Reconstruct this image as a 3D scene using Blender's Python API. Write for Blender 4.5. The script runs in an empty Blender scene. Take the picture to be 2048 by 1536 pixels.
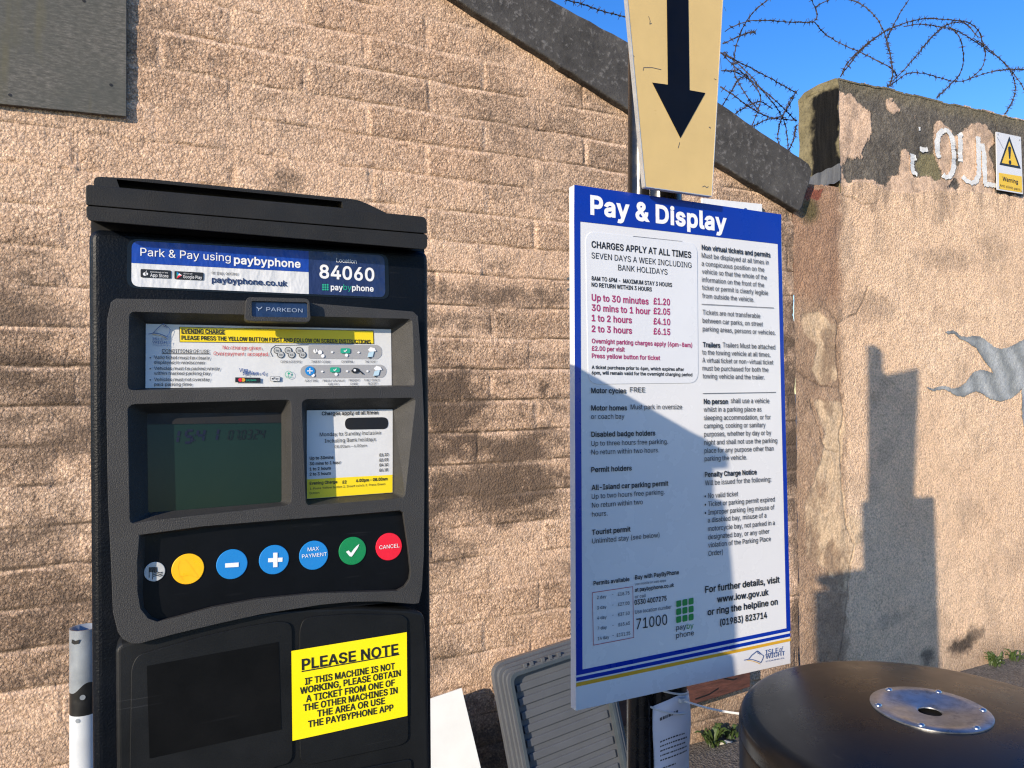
import bpy, bmesh, math, random
import numpy as np
from mathutils import Matrix, Vector
from mathutils.geometry import tessellate_polygon
random.seed(7)
C = bpy.context.scene
COL = C.collection
PI = math.pi

# ------------------------------------------------------------------ camera, sky, sun, exposure
EYE = 1.455
F = 1480.0                       # focal length in pixels of the 2048 wide photograph
YAW, PITCH, ROLL = map(math.radians, (25.9145, 0.7762, -0.5638))
fw = Vector((math.sin(YAW)*math.cos(PITCH), math.cos(YAW)*math.cos(PITCH), math.sin(PITCH)))
rt0 = Vector((math.cos(YAW), -math.sin(YAW), 0))
up0 = rt0.cross(fw)
rt = math.cos(ROLL)*rt0 + math.sin(ROLL)*up0
up = -math.sin(ROLL)*rt0 + math.cos(ROLL)*up0
EYEP = Vector((0, 0, EYE))
cd = bpy.data.cameras.new('camera')
cam = bpy.data.objects.new('camera', cd)
COL.objects.link(cam)
mw = Matrix((rt, up, -fw)).transposed().to_4x4()
mw.translation = EYEP
cam.matrix_world = mw
cd.sensor_fit = 'HORIZONTAL'
cd.sensor_width = 36.0
cd.lens = F/2048*36.0
cd.clip_start = 0.02
cd.clip_end = 2000
C.camera = cam

SUN_AZ, SUN_EL = math.radians(241.24), math.radians(18.64)   # clockwise from +Y
w = bpy.data.worlds.new('World')
C.world = w
w.use_nodes = True
nt = w.node_tree
nt.nodes.clear()
sky = nt.nodes.new('ShaderNodeTexSky')
sky.sky_type = 'NISHITA'
sky.sun_disc = False
sky.sun_elevation = SUN_EL
sky.sun_rotation = SUN_AZ
sky.altitude = 0
sky.air_density = 1.0
sky.dust_density = 0.3
sky.ozone_density = 3.0
bg = nt.nodes.new('ShaderNodeBackground')
bg.inputs['Strength'].default_value = 0.15
wo = nt.nodes.new('ShaderNodeOutputWorld')
hs = nt.nodes.new('ShaderNodeHueSaturation')
hs.inputs['Hue'].default_value = .515
hs.inputs['Saturation'].default_value = 1.32
hs.inputs['Value'].default_value = 1.0
nt.links.new(sky.outputs[0], hs.inputs['Color'])
nt.links.new(hs.outputs[0], bg.inputs[0])
nt.links.new(bg.outputs[0], wo.inputs[0])

sd = bpy.data.lights.new('sun', 'SUN')
sd.energy = 4.0
sd.angle = math.radians(0.53)
sd.color = (1.0, 0.86, 0.68)
so = bpy.data.objects.new('sun', sd)
COL.objects.link(so)
LD = Vector((math.sin(SUN_AZ)*math.cos(SUN_EL)*-1, -math.cos(SUN_AZ)*math.cos(SUN_EL), -math.sin(SUN_EL)))  # light travel
so.rotation_euler = LD.to_track_quat('-Z', 'Y').to_euler()
so.location = (-8, -5, 6)

C.view_settings.view_transform = 'Standard'
C.view_settings.look = 'None'
C.view_settings.gamma = 1
C.cycles.use_denoising = True
C.cycles.denoising_input_passes = 'RGB_ALBEDO_NORMAL'
C.cycles.denoising_prefilter = 'NONE'      # keeps the small print and the grain of the wall crisp
C.cycles.filter_width = 1.2
C.view_settings.exposure = 0.74

# ------------------------------------------------------------------ helpers: colours and materials
def srgb(r, g, b):
    f = lambda c: (c/255/12.92) if c/255 <= 0.04045 else ((c/255+0.055)/1.055)**2.4
    return (f(r), f(g), f(b))

def new_mat(name):
    m = bpy.data.materials.new(name)
    m.use_nodes = True
    n = m.node_tree.nodes
    return m, n, m.node_tree.links, n['Principled BSDF']

def noise(n, l, vec, scale, detail=4, rough=.55, dist=0):
    t = n.new('ShaderNodeTexNoise')
    t.inputs['Scale'].default_value = scale
    t.inputs['Detail'].default_value = detail
    t.inputs['Roughness'].default_value = rough
    t.inputs['Distortion'].default_value = dist
    l.new(vec, t.inputs['Vector'])
    return t.outputs['Fac']

def ramp(n, l, fac, stops):
    r = n.new('ShaderNodeValToRGB')
    e = r.color_ramp.elements
    while len(e) < len(stops):
        e.new(0.5)
    for k, (p, c) in enumerate(stops):
        e[k].position = p
        e[k].color = (*c, 1) if len(c) == 3 else c
    l.new(fac, r.inputs[0])
    return r.outputs[0]

def vec(n, l, scale=None):
    tc = n.new('ShaderNodeTexCoord')
    v = tc.outputs['Object']
    if scale:
        mp = n.new('ShaderNodeMapping')
        mp.inputs['Scale'].default_value = scale
        l.new(v, mp.inputs['Vector'])
        v = mp.outputs[0]
    return v

def mixc(n, l, fac, a, b, mode='MIX'):
    x = n.new('ShaderNodeMix')
    x.data_type = 'RGBA'
    x.blend_type = mode
    for s, v in ((0, fac), (6, a), (7, b)):
        if hasattr(v, 'links') or isinstance(v, bpy.types.NodeSocket):
            l.new(v, x.inputs[s])
        else:
            x.inputs[s].default_value = v if s == 0 else (*v[:3], 1)
    return x.outputs[2]

def bump(n, l, h, strength, dist, prev=None):
    b = n.new('ShaderNodeBump')
    b.inputs['Strength'].default_value = strength
    b.inputs['Distance'].default_value = dist
    l.new(h, b.inputs['Height'])
    if prev is not None:
        l.new(prev, b.inputs['Normal'])
    return b.outputs[0]

def scratched(n, l, c, amount, tint):
    # fine scratches in two directions, broken up by a large soft noise
    for ang, sd in ((.5, 0), (-.9, 7.3), (1.45, 3.1)):
        tc = n.new('ShaderNodeTexCoord')
        mp = n.new('ShaderNodeMapping'); mp.inputs['Rotation'].default_value = (0, ang, .3); mp.inputs['Scale'].default_value = (5, 5, 260); mp.inputs['Location'].default_value = (sd, sd, sd)
        l.new(tc.outputs['Object'], mp.inputs['Vector'])
        a = noise(n, l, mp.outputs[0], 1.0, 1, .5)
        b = noise(n, l, vec(n, l), 9+sd, 2, .5)
        k = ramp(n, l, a, [(.735, (0, 0, 0)), (.76, (amount,)*3)])
        k2 = ramp(n, l, b, [(.50, (0, 0, 0)), (.62, (1, 1, 1))])
        m_ = n.new('ShaderNodeMath'); m_.operation = 'MULTIPLY'; l.new(k, m_.inputs[0]); l.new(k2, m_.inputs[1])
        c = mixc(n, l, m_.outputs[0], c, tint)
    d = noise(n, l, vec(n, l), 4.5, 6, .7)
    return mixc(n, l, ramp(n, l, d, [(.50, (0, 0, 0)), (.80, (amount*.35,)*3)]), c, tint)

def mat(name, col, rough=.5, var=.12, vscale=14, bstr=0., bscale=200, bdist=.001, spec=.5, metal=0., stretch=None,
        specks=None, rvar=.12, scratch=None):
    m, n, l, p = new_mat(name)
    v = vec(n, l, stretch)
    a = noise(n, l, v, vscale, 5, .6)
    lo = tuple(c*(1-var) for c in col)
    hi = tuple(min(1, c*(1+var)) for c in col)
    c = ramp(n, l, a, [(.3, lo), (.7, hi)])
    if specks:
        s = noise(n, l, v, specks[0], 3, .7)
        k = ramp(n, l, s, [(specks[1], (0, 0, 0)), (min(.99, specks[1]+.05), (1, 1, 1))])
        c = mixc(n, l, k, c, specks[2])
    if scratch:
        c = scratched(n, l, c, *scratch)
    l.new(c, p.inputs['Base Color'])
    r2 = noise(n, l, v, vscale*2.3, 4, .6)
    rr = ramp(n, l, r2, [(.3, (max(0, rough-rvar),)*3), (.7, (min(1, rough+rvar),)*3)])
    l.new(rr, p.inputs['Roughness'])
    p.inputs['Metallic'].default_value = metal
    p.inputs['Specular IOR Level'].default_value = spec
    if bstr:
        l.new(bump(n, l, noise(n, l, v, bscale, 3, .6), bstr, bdist), p.inputs['Normal'])
    return m

MT = {}
MT['roof'] = mat('grey roof plastic', (.017, .0165, .0155), .55, .25, 9, .5, 500, .0006, spec=.3, scratch=(.5, (.055, .052, .047)))
MT['body'] = mat('navy leather paint', (.0022, .0036, .0066), .42, .25, 10, .5, 420, .0010, spec=.18, scratch=(.3, (.03, .033, .04)))
MT['fascia'] = mat('grey fascia plastic', (.035, .0345, .0335), .55, .14, 12, .75, 750, .0009, specks=(900, .80, (.13, .13, .13)), spec=.35)
MT['black'] = mat('black panel', (.0030, .0034, .0048), .38, .25, 11, .1, 60, .001, spec=.16, scratch=(.45, (.02, .021, .024)))
MT['door'] = mat('black door plastic', (.0080, .0086, .0092), .42, .35, 7, .35, 700, .0004, specks=(130, .83, (.012, .012, .013)), spec=.22, scratch=(.5, (.035, .036, .038)))
MT['window'] = mat('black window film', (.0030, .0030, .0031), .5, .2, 10, .1, 40, .001, spec=.15, scratch=(.3, (.014, .014, .015)))
MT['dark'] = mat('dark recess', (.004, .004, .005), .6)
MT['white'] = mat('white print', (.70, .71, .73), .34, .03, 6)
MT['paperw'] = mat('white paper', (.62, .63, .63), .45, .05, 9, .25, 40, .002)
MT['vinylw'] = mat('white vinyl', (.66, .67, .68), .3, .04, 9, .55, 45, .004, stretch=(1, 1, .5))
MT['vinylblue'] = mat('blue vinyl', srgb(16, 62, 158), .3, .08, 9, .55, 45, .004, stretch=(1, 1, .5))
MT['vinylnavy'] = mat('navy vinyl', srgb(30, 46, 90), .3, .08, 9, .55, 45, .004, stretch=(1, 1, .5))
MT['signwhite'] = mat('sign white', (.66, .665, .675), .26, .03, 5, .06, 9, .004, rvar=.08)
MT['stickwhite'] = mat('sticker white', (.65, .665, .69), .3, .03, 5, .12, 30, .003)
MT['signblue'] = mat('sign blue', srgb(0, 44, 150), .3, .06, 5)
MT['gold'] = mat('sign gold', srgb(206, 158, 44), .35, .06, 6)
MT['ink'] = mat('black ink', (.012, .012, .014), .45, .1)
MT['inkgrey'] = mat('grey ink', (.06, .065, .08), .45, .1)
MT['inkblue'] = mat('logo blue', srgb(58, 86, 140), .45, .1)
MT['magenta'] = mat('magenta ink', srgb(160, 44, 100), .45, .06)
MT['red'] = mat('red ink', srgb(190, 40, 50), .45, .06)
MT['boxred'] = mat('red box line', srgb(176, 60, 66), .45, .06)
MT['green'] = mat('green ink', srgb(44, 132, 66), .4, .06)
MT['teal'] = mat('teal ink', srgb(40, 160, 130), .4, .06)
MT['textw'] = mat('white lettering', (.78, .79, .8), .4, .03)
MT['yellow'] = mat('yellow sticker', srgb(246, 226, 10), .4, .03, 6, .05, 30, .002)
MT['yband'] = mat('yellow band', srgb(232, 206, 16), .4, .03)
MT['btn_yellow'] = mat('yellow button', srgb(244, 184, 16), .35, .04, 30, .15, 60, .001)
MT['btn_blue'] = mat('blue button', srgb(26, 126, 198), .35, .04, 30)
MT['btn_green'] = mat('green button', srgb(14, 128, 74), .35, .05, 30)
MT['btn_red'] = mat('red button', srgb(222, 26, 52), .35, .04, 30)
MT['btn_white'] = mat('white button', srgb(186, 188, 186), .4, .1, 60)
MT['greyband'] = mat('grey band', (.33, .33, .335), .4, .05)
MT['coin'] = mat('coin ink', (.45, .46, .46), .4, .05)
MT['paleblue'] = mat('pale blue', (.45, .62, .72), .4, .05)
MT['lcdblue'] = mat('lcd blue segments', (.0015, .0015, .018), .4)
MT['lcdblack'] = mat('lcd black segments', (.001, .002, .002), .4)
MT['lcd'] = mat('lcd green glass', (.0058, .0190, .0158), .16, .12, 3, rvar=.04, spec=.22)
MT['plaque'] = mat('blue plaque', (.012, .03, .085), .3, .3, 60, .2, 90, .0006)
MT['sticktape'] = mat('clear tape', (.0035, .005, .009), .25, .2, spec=.3)
MT['cream'] = mat('cream arrow plate', srgb(204, 176, 116), .38, .05, 14, .05, 30, .003, specks=(70, .76, srgb(186, 158, 100)))
MT['aluedge'] = mat('aluminium edge', (.62, .62, .6), .35, .1, 30, metal=.6)
MT['arrow'] = mat('black arrow vinyl', (.0025, .003, .0065), .42, .2, spec=.15)
MT['pole'] = mat('black pole paint', (.008, .008, .009), .25, .2, 20, .1, 90, .0008, specks=(45, .80, (.05, .045, .04)))
MT['galv'] = mat('galvanised', (.35, .36, .37), .45, .2, 60, metal=.7)
MT['tie'] = mat('white nylon', (.55, .56, .57), .4, .05)
MT['notice'] = mat('paper notice', (.55, .57, .66), .5, .06, 12, .3, 14, .006)
MT['rust'] = mat('rusty wire', (.045, .032, .026), .75, .5, 90, .3, 300, .001)
MT['plywhite'] = mat('white board paint', (.70, .71, .68), .5, .06, 8, .1, 50, .001, specks=(30, .79, (.45, .43, .36)))
MT['lidgrey'] = mat('grey lid plastic', (.088, .095, .108), .42, .08, 10, .05, 60, .001)
MT['liddark'] = mat('dark lid seal', (.05, .065, .08), .45, .15)
MT['plank'] = mat('red brown timber', (.085, .032, .022), .7, .45, 12, .6, 30, .004, stretch=(1, 1, 5))
MT['postwhite'] = mat('white post paint', (.50, .53, .56), .45, .12, 10, .2, 60, .001, specks=(16, .78, (.20, .23, .25)))
MT['postgrey'] = mat('grey galvanised post', (.27, .30, .33), .4, .2, 14, .1, 60, .001, metal=.3)
MT['postblack'] = mat('black post band', (.010, .010, .010), .4, .2)
MT['leaf'] = mat('weed leaf', (.045, .075, .018), .5, .4, 40)
MT['pale'] = mat('pale litter', (.6, .58, .5), .6, .1)
MT['warnyellow'] = mat('warning yellow', srgb(226, 186, 40), .4, .05)
MT['lead'] = mat('lead flashing', (.085, .09, .095), .6, .35, 14, .3, 60, .003, stretch=(3, 3, .6))
MT['brick'] = mat('red brick', (.21, .075, .045), .85, .35, 25, .6, 90, .004)
MT['rivet'] = mat('steel rivet', (.55, .55, .56), .3, .1, metal=1)

def wood_board():
    m, n, l, p = new_mat('weathered green board')
    v = vec(n, l, (5, 1, 18))
    a = noise(n, l, v, 9, 7, .75)
    c = ramp(n, l, a, [(.30, (.030, .034, .029)), (.5, (.092, .089, .078)), (.70, (.20, .188, .165))])
    b = noise(n, l, vec(n, l), 3.5, 4, .6)
    c = mixc(n, l, ramp(n, l, b, [(.42, (0, 0, 0)), (.62, (.7, .7, .7))]), c, (.062, .066, .058))
    g = noise(n, l, vec(n, l, (9, 1, 1)), 2.2, 4, .6)
    c = mixc(n, l, ramp(n, l, g, [(.55, (0, 0, 0)), (.72, (.45, .45, .45))]), c, (.11, .10, .05))
    l.new(c, p.inputs['Base Color'])
    p.inputs['Roughness'].default_value = .8
    l.new(bump(n, l, a, .4, .002), p.inputs['Normal'])
    return m
MT['board'] = wood_board()

def roughcast(name, scale, dist, stone=.5, tones=1.):
    """vertex colour 'Col' is the paint and dirt; the grain is bump with some light and shade painted in"""
    m, n, l, p = new_mat(name)
    at = n.new('ShaderNodeAttribute'); at.attribute_name = 'Col'
    ag = n.new('ShaderNodeAttribute'); ag.attribute_name = 'grain'
    v = vec(n, l)
    wob = n.new('ShaderNodeTexNoise'); wob.inputs['Scale'].default_value = scale*.5; wob.inputs['Detail'].default_value = 2
    l.new(v, wob.inputs['Vector'])
    va = n.new('ShaderNodeVectorMath'); va.operation = 'MULTIPLY_ADD'
    l.new(wob.outputs['Color'], va.inputs[0]); va.inputs[1].default_value = (.9/scale,)*3; l.new(v, va.inputs[2])
    vo = n.new('ShaderNodeTexVoronoi'); vo.feature = 'SMOOTH_F1'; vo.inputs['Scale'].default_value = scale
    vo.inputs['Smoothness'].default_value = .35
    l.new(va.outputs[0], vo.inputs['Vector'])
    fine = noise(n, l, v, scale*2.1, 4, .65)
    mid = noise(n, l, v, scale*.33, 4, .6)
    inv = n.new('ShaderNodeMath'); inv.operation = 'MULTIPLY_ADD'
    l.new(vo.outputs['Distance'], inv.inputs[0]); inv.inputs[1].default_value = -1.0*stone
    l.new(fine, inv.inputs[2])
    h2 = n.new('ShaderNodeMath'); h2.operation = 'MULTIPLY_ADD'
    l.new(mid, h2.inputs[0]); h2.inputs[1].default_value = .9; l.new(inv.outputs[0], h2.inputs[2])
    h3 = n.new('ShaderNodeMath'); h3.operation = 'MULTIPLY'
    l.new(h2.outputs[0], h3.inputs[0]); l.new(ag.outputs['Fac'], h3.inputs[1])
    l.new(bump(n, l, h3.outputs[0], 1.0, dist), p.inputs['Normal'])
    # each stone has its own tone, imitating lit and shaded stones
    vc = n.new('ShaderNodeTexVoronoi'); vc.inputs['Scale'].default_value = scale
    l.new(va.outputs[0], vc.inputs['Vector'])
    sc = n.new('ShaderNodeSeparateColor'); l.new(vc.outputs['Color'], sc.inputs[0])
    tone = ramp(n, l, sc.outputs[0], [(.0, (.64, .60, .57)), (.35, (.96, .95, .94)), (.8, (1.08, 1.08, 1.08)), (1., (1.28, 1.30, 1.32))])
    tf = n.new('ShaderNodeMath'); tf.operation = 'MULTIPLY'; tf.use_clamp = True
    l.new(ag.outputs['Fac'], tf.inputs[0]); tf.inputs[1].default_value = tones
    tg = mixc(n, l, tf.outputs[0], (1, 1, 1), tone)
    # pits darker, tips paler: pit dirt plus grain shading put into the colour
    pit = ramp(n, l, inv.outputs[0], [(.0, (.66, .62, .59)), (.42, (1.14, 1.14, 1.14))])
    c = mixc(n, l, 1.0, at.outputs['Color'], pit, 'MULTIPLY')
    c = mixc(n, l, 1.0, c, tg, 'MULTIPLY')
    sp = noise(n, l, v, scale*1.3, 2, .5)
    c = mixc(n, l, ramp(n, l, sp, [(.66, (0, 0, 0)), (.74, (.28, .28, .28))]), c, (.075, .052, .036))
    # soot clings to the pits first
    so_a = n.new('ShaderNodeAttribute'); so_a.attribute_name = 'soot'
    gr = noise(n, l, v, scale*.9, 5, .7)
    sa = n.new('ShaderNodeMath'); sa.operation = 'MULTIPLY_ADD'
    l.new(gr, sa.inputs[0]); sa.inputs[1].default_value = -1.5; l.new(so_a.outputs['Fac'], sa.inputs[2])
    sb = n.new('ShaderNodeMapRange'); sb.interpolation_type = 'SMOOTHSTEP'; l.new(sa.outputs[0], sb.inputs[0])
    sb.inputs[1].default_value = -.70; sb.inputs[2].default_value = .06; sb.inputs[3].default_value = 0; sb.inputs[4].default_value = .9
    sm = n.new('ShaderNodeMath'); sm.operation = 'MULTIPLY'; l.new(sb.outputs[0], sm.inputs[0])
    sg = n.new('ShaderNodeMapRange'); l.new(so_a.outputs['Fac'], sg.inputs[0]); sg.inputs[1].default_value = .02; sg.inputs[2].default_value = .3
    l.new(sg.outputs[0], sm.inputs[1])
    c = mixc(n, l, sm.outputs[0], c, (.115, .080, .056))
    l.new(c, p.inputs['Base Color'])
    p.inputs['Roughness'].default_value = .88
    p.inputs['Specular IOR Level'].default_value = .35
    return m
MT['blockwall'] = roughcast('painted roughcast blocks', 132, .0082, .62)
MT['render'] = roughcast('painted render', 100, .0085, .5, .16)

def asphalt():
    m, n, l, p = new_mat('asphalt')
    v = vec(n, l)
    vo = n.new('ShaderNodeTexVoronoi'); vo.inputs['Scale'].default_value = 120; l.new(v, vo.inputs['Vector'])
    c = ramp(n, l, vo.outputs['Color'], [(.2, (.055, .050, .046)), (.8, (.160, .146, .132))])
    d = noise(n, l, v, 3, 5, .6)
    c = mixc(n, l, ramp(n, l, d, [(.45, (0, 0, 0)), (.7, (.6, .6, .6))]), c, (.12, .10, .078))
    s = noise(n, l, v, 60, 2, .5)
    c = mixc(n, l, ramp(n, l, s, [(.74, (0, 0, 0)), (.78, (1, 1, 1))]), c, (.35, .32, .27))
    l.new(c, p.inputs['Base Color'])
    p.inputs['Roughness'].default_value = .9
    l.new(bump(n, l, vo.outputs['Distance'], .9, .006), p.inputs['Normal'])
    return m
MT['asphalt'] = asphalt()

def concrete():
    m, n, l, p = new_mat('lichened concrete')
    v = vec(n, l)
    a = noise(n, l, v, 9, 6, .7)
    c = ramp(n, l, a, [(.3, (.028, .026, .024)), (.55, (.062, .058, .054)), (.8, (.115, .11, .10))])
    s = noise(n, l, v, 48, 5, .7)
    c = mixc(n, l, ramp(n, l, s, [(.54, (0, 0, 0)), (.68, (.75, .75, .75))]), c, (.19, .18, .17))
    l.new(c, p.inputs['Base Color'])
    p.inputs['Roughness'].default_value = .9
    l.new(bump(n, l, s, .6, .006), p.inputs['Normal'])
    return m
MT['concrete'] = concrete()

def bin_paint():
    m, n, l, p = new_mat('dark bin paint')
    v = vec(n, l)
    a = noise(n, l, v, 5, 5, .6)
    c = ramp(n, l, a, [(.3, (.0022, .0022, .0028)), (.7, (.0038, .0036, .0040))])
    s = noise(n, l, vec(n, l, (1, 6, 1)), 24, 3, .7)
    c = mixc(n, l, ramp(n, l, s, [(.74, (0, 0, 0)), (.8, (.5, .5, .5))]), c, (.04, .036, .03))
    c = scratched(n, l, c, .35, (.05, .047, .042))
    l.new(c, p.inputs['Base Color'])
    r = ramp(n, l, noise(n, l, v, 14, 5, .6), [(.3, (.24, .24, .24)), (.7, (.34, .34, .34))])
    l.new(r, p.inputs['Roughness'])
    p.inputs['Specular IOR Level'].default_value = .30
    l.new(bump(n, l, noise(n, l, v, 260, 2, .6), .10, .0006), p.inputs['Normal'])
    return m
MT['bin'] = bin_paint()

def steel():
    m, n, l, p = new_mat('worn steel')
    v = vec(n, l)
    a = noise(n, l, v, 22, 6, .7)
    c = ramp(n, l, a, [(.35, (.22, .22, .225)), (.6, (.44, .44, .445))])
    b = noise(n, l, v, 13, 6, .75)
    c = mixc(n, l, ramp(n, l, b, [(.54, (0, 0, 0)), (.66, (.7, .7, .7))]), c, (.12, .115, .11))
    l.new(c, p.inputs['Base Color'])
    p.inputs['Metallic'].default_value = .95
    l.new(ramp(n, l, b, [(.3, (.22,)*3), (.65, (.5,)*3)]), p.inputs['Roughness'])
    l.new(bump(n, l, b, .15, .002), p.inputs['Normal'])
    return m
MT['steel'] = steel()

def mural_mat():
    m, n, l, p = new_mat('grey mural paint')
    at = n.new('ShaderNodeAttribute'); at.attribute_name = 'Col'
    v = vec(n, l)
    f = noise(n, l, v, 150, 4, .6)
    c = mixc(n, l, 1.0, at.outputs['Color'], ramp(n, l, f, [(.3, (.8, .8, .8)), (.7, (1.15, 1.15, 1.15))]), 'MULTIPLY')
    l.new(c, p.inputs['Base Color'])
    p.inputs['Roughness'].default_value = .8
    l.new(bump(n, l, f, 1.0, .004), p.inputs['Normal'])
    return m
MT['mural'] = mural_mat()

def brick_mat():
    m, n, l, p = new_mat('brown brickwork')
    v = vec(n, l)
    mp = n.new('ShaderNodeMapping'); mp.inputs['Rotation'].default_value = (PI/2, 0, 0); l.new(v, mp.inputs['Vector'])
    b = n.new('ShaderNodeTexBrick'); l.new(mp.outputs[0], b.inputs['Vector'])
    b.inputs['Scale'].default_value = 1; b.inputs['Brick Width'].default_value = .225; b.inputs['Row Height'].default_value = .075
    b.inputs['Mortar Size'].default_value = .006
    b.inputs['Color1'].default_value = (.22, .09, .055, 1); b.inputs['Color2'].default_value = (.15, .06, .04, 1)
    b.inputs['Mortar'].default_value = (.32, .28, .23, 1)
    l.new(b.outputs[0], p.inputs['Base Color']); p.inputs['Roughness'].default_value = .9
    return m
MT['brickwork'] = brick_mat()

# ------------------------------------------------------------------ helpers: frames, meshes, tagging
class Frame:
    """local axes: x right along the face, y into the face (away from the street), z up"""
    def __init__(s, origin, yaw=0., roll=0., lean=0., size=1.):
        s.M = Matrix.Translation(origin) @ Matrix.Rotation(yaw, 4, 'Z') @ Matrix.Rotation(-roll, 4, 'Y') @ Matrix.Rotation(-lean, 4, 'X') @ Matrix.Scale(size, 4)
        s.I = s.M.inverted()
    def at(s, px, py, dep=0.):
        """the point of the face's plane (pushed back by dep) that the photograph shows at px, py"""
        d = (px-1024)/F*rt - (py-768)/F*up + fw
        o = s.I @ EYEP
        e = (s.I.to_3x3() @ d)
        t = (dep-o.y)/e.y
        q = o + e*t
        return (q.x, q.z)

def world_at(px, py, Y):
    d = (px-1024)/F*rt - (py-768)/F*up + fw
    return EYEP + d*(Y/d.y)

def tag(o, label=None, cat=None, group=None, kind=None):
    if label: o['label'] = label
    if cat: o['category'] = cat
    if group: o['group'] = group
    if kind: o['kind'] = kind
    return o

def empty(name, M, label, cat, group=None):
    o = bpy.data.objects.new(name, None)
    o.empty_display_size = .1
    COL.objects.link(o)
    o.matrix_world = M if isinstance(M, Matrix) else Matrix.Translation(M)
    return tag(o, label, cat, group)

class MB:
    def __init__(s):
        s.v = []; s.f = []; s.m = []
    def add(s, vs, fs, mi=0):
        k = len(s.v)
        s.v += [tuple(q) for q in vs]
        s.f += [tuple(i+k for i in f) for f in fs]
        s.m += [mi]*len(fs)
    def prism(s, pts, y0, y1, mi=0, back=True):
        """outline pts (x, z) extruded from depth y0 (front) to y1"""
        n = len(pts)
        area = sum(pts[i][0]*pts[(i+1) % n][1]-pts[(i+1) % n][0]*pts[i][1] for i in range(n))
        if area < 0: pts = pts[::-1]
        vs = [(x, y0, z) for x, z in pts]+[(x, y1, z) for x, z in pts]
        fs = [tuple(range(n))]
        fs += [(i, i+n, (i+1) % n+n, (i+1) % n) for i in range(n)]
        if back: fs.append(tuple(range(2*n-1, n-1, -1)))
        s.add(vs, fs, mi)
    def sheet(s, pts, y, mi=0):
        n = len(pts)
        area = sum(pts[i][0]*pts[(i+1) % n][1]-pts[(i+1) % n][0]*pts[i][1] for i in range(n))
        if area < 0: pts = pts[::-1]
        s.add([(x, y, z) for x, z in pts], [tuple(range(n))], mi)
    def plate(s, outer, holes, y0, y1, mi=0, depths=None, inners=None, floor=None):
        """front plate with holes; each hole's wall runs from its outline at y0 to its inner outline at its depth"""
        loops = [outer]+holes
        flat = [p for lo in loops for p in lo]
        tri = tessellate_polygon([[Vector((x, z, 0)) for x, z in lo] for lo in loops])
        vs = [(x, y0, z) for x, z in flat]
        fs = []
        for a, b, c in tri:
            A, B, D = (Vector(flat[i]) for i in (a, b, c))
            cr = (B-A).x*(D-A).y-(B-A).y*(D-A).x
            fs.append((a, b, c) if cr > 0 else (a, c, b))
        s.add(vs, fs, mi)
        n = len(outer)
        ar = sum(outer[i][0]*outer[(i+1) % n][1]-outer[(i+1) % n][0]*outer[i][1] for i in range(n))
        o = outer if ar > 0 else outer[::-1]
        s.add([(x, y0, z) for x, z in o]+[(x, y1, z) for x, z in o], [(i, i+n, (i+1) % n+n, (i+1) % n) for i in range(n)], mi)
        for k, h in enumerate(holes):
            inn = inners[k] if inners and inners[k] else h
            n = len(h)
            ar = sum(h[i][0]*h[(i+1) % n][1]-h[(i+1) % n][0]*h[i][1] for i in range(n))
            hh, ii = (h, inn) if ar > 0 else (h[::-1], inn[::-1])
            d = depths[k] if depths else y1
            s.add([(x, y0, z) for x, z in hh]+[(x, d, z) for x, z in ii], [(i, (i+1) % n, (i+1) % n+n, i+n) for i in range(n)], mi)
            if floor and floor[k]:
                s.add([(x, d, z) for x, z in ii], [tuple(range(n))], mi)
    def tube(s, pts, r, n=8, mi=0, cap=True):
        pts = [Vector(p) for p in pts]
        rr = r if hasattr(r, '__len__') else [r]*len(pts)
        prev = None; vs = []; fs = []
        for i, p in enumerate(pts):
            t = (pts[min(i+1, len(pts)-1)]-pts[max(i-1, 0)]).normalized()
            if prev is None:
                a = t.orthogonal().normalized()
            else:
                a = (prev-t*prev.dot(t)).normalized()
            prev = a
            b = t.cross(a)
            vs += [p+(a*math.cos(2*PI*k/n)+b*math.sin(2*PI*k/n))*rr[i] for k in range(n)]
        for i in range(len(pts)-1):
            fs += [(i*n+k, i*n+(k+1) % n, (i+1)*n+(k+1) % n, (i+1)*n+k) for k in range(n)]
        if cap:
            fs.append(tuple(range(n-1, -1, -1)))
            fs.append(tuple(range((len(pts)-1)*n, len(pts)*n)))
        s.add(vs, fs, mi)
    def lathe(s, prof, n=48, mi=0, c=(0, 0)):
        vs = [(c[0]+r*math.cos(2*PI*k/n), c[1]+r*math.sin(2*PI*k/n), z) for r, z in prof for k in range(n)]
        fs = [(i*n+k, i*n+(k+1) % n, (i+1)*n+(k+1) % n, (i+1)*n+k) for i in range(len(prof)-1) for k in range(n)]
        s.add(vs, fs, mi)
    def box(s, a, b, mi=0):
        (x0, y0, z0), (x1, y1, z1) = a, b
        s.prism([(x0, z0), (x1, z0), (x1, z1), (x0, z1)], y0, y1, mi)
    def line(s, pts, wd, y, mi=0, close=False):
        """a printed line of width wd through pts (x, z)"""
        ps = list(pts)+([pts[0]] if close else [])
        for a, b in zip(ps, ps[1:]):
            d = Vector((b[0]-a[0], b[1]-a[1]))
            if d.length < 1e-7: continue
            d.normalize(); q = Vector((-d.y, d.x))*wd/2; e = d*wd/2*(.8 if close else .1)
            A = Vector(a)-e; B = Vector(b)+e
            s.sheet([tuple(A-q), tuple(B-q), tuple(B+q), tuple(A+q)], y, mi)
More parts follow.
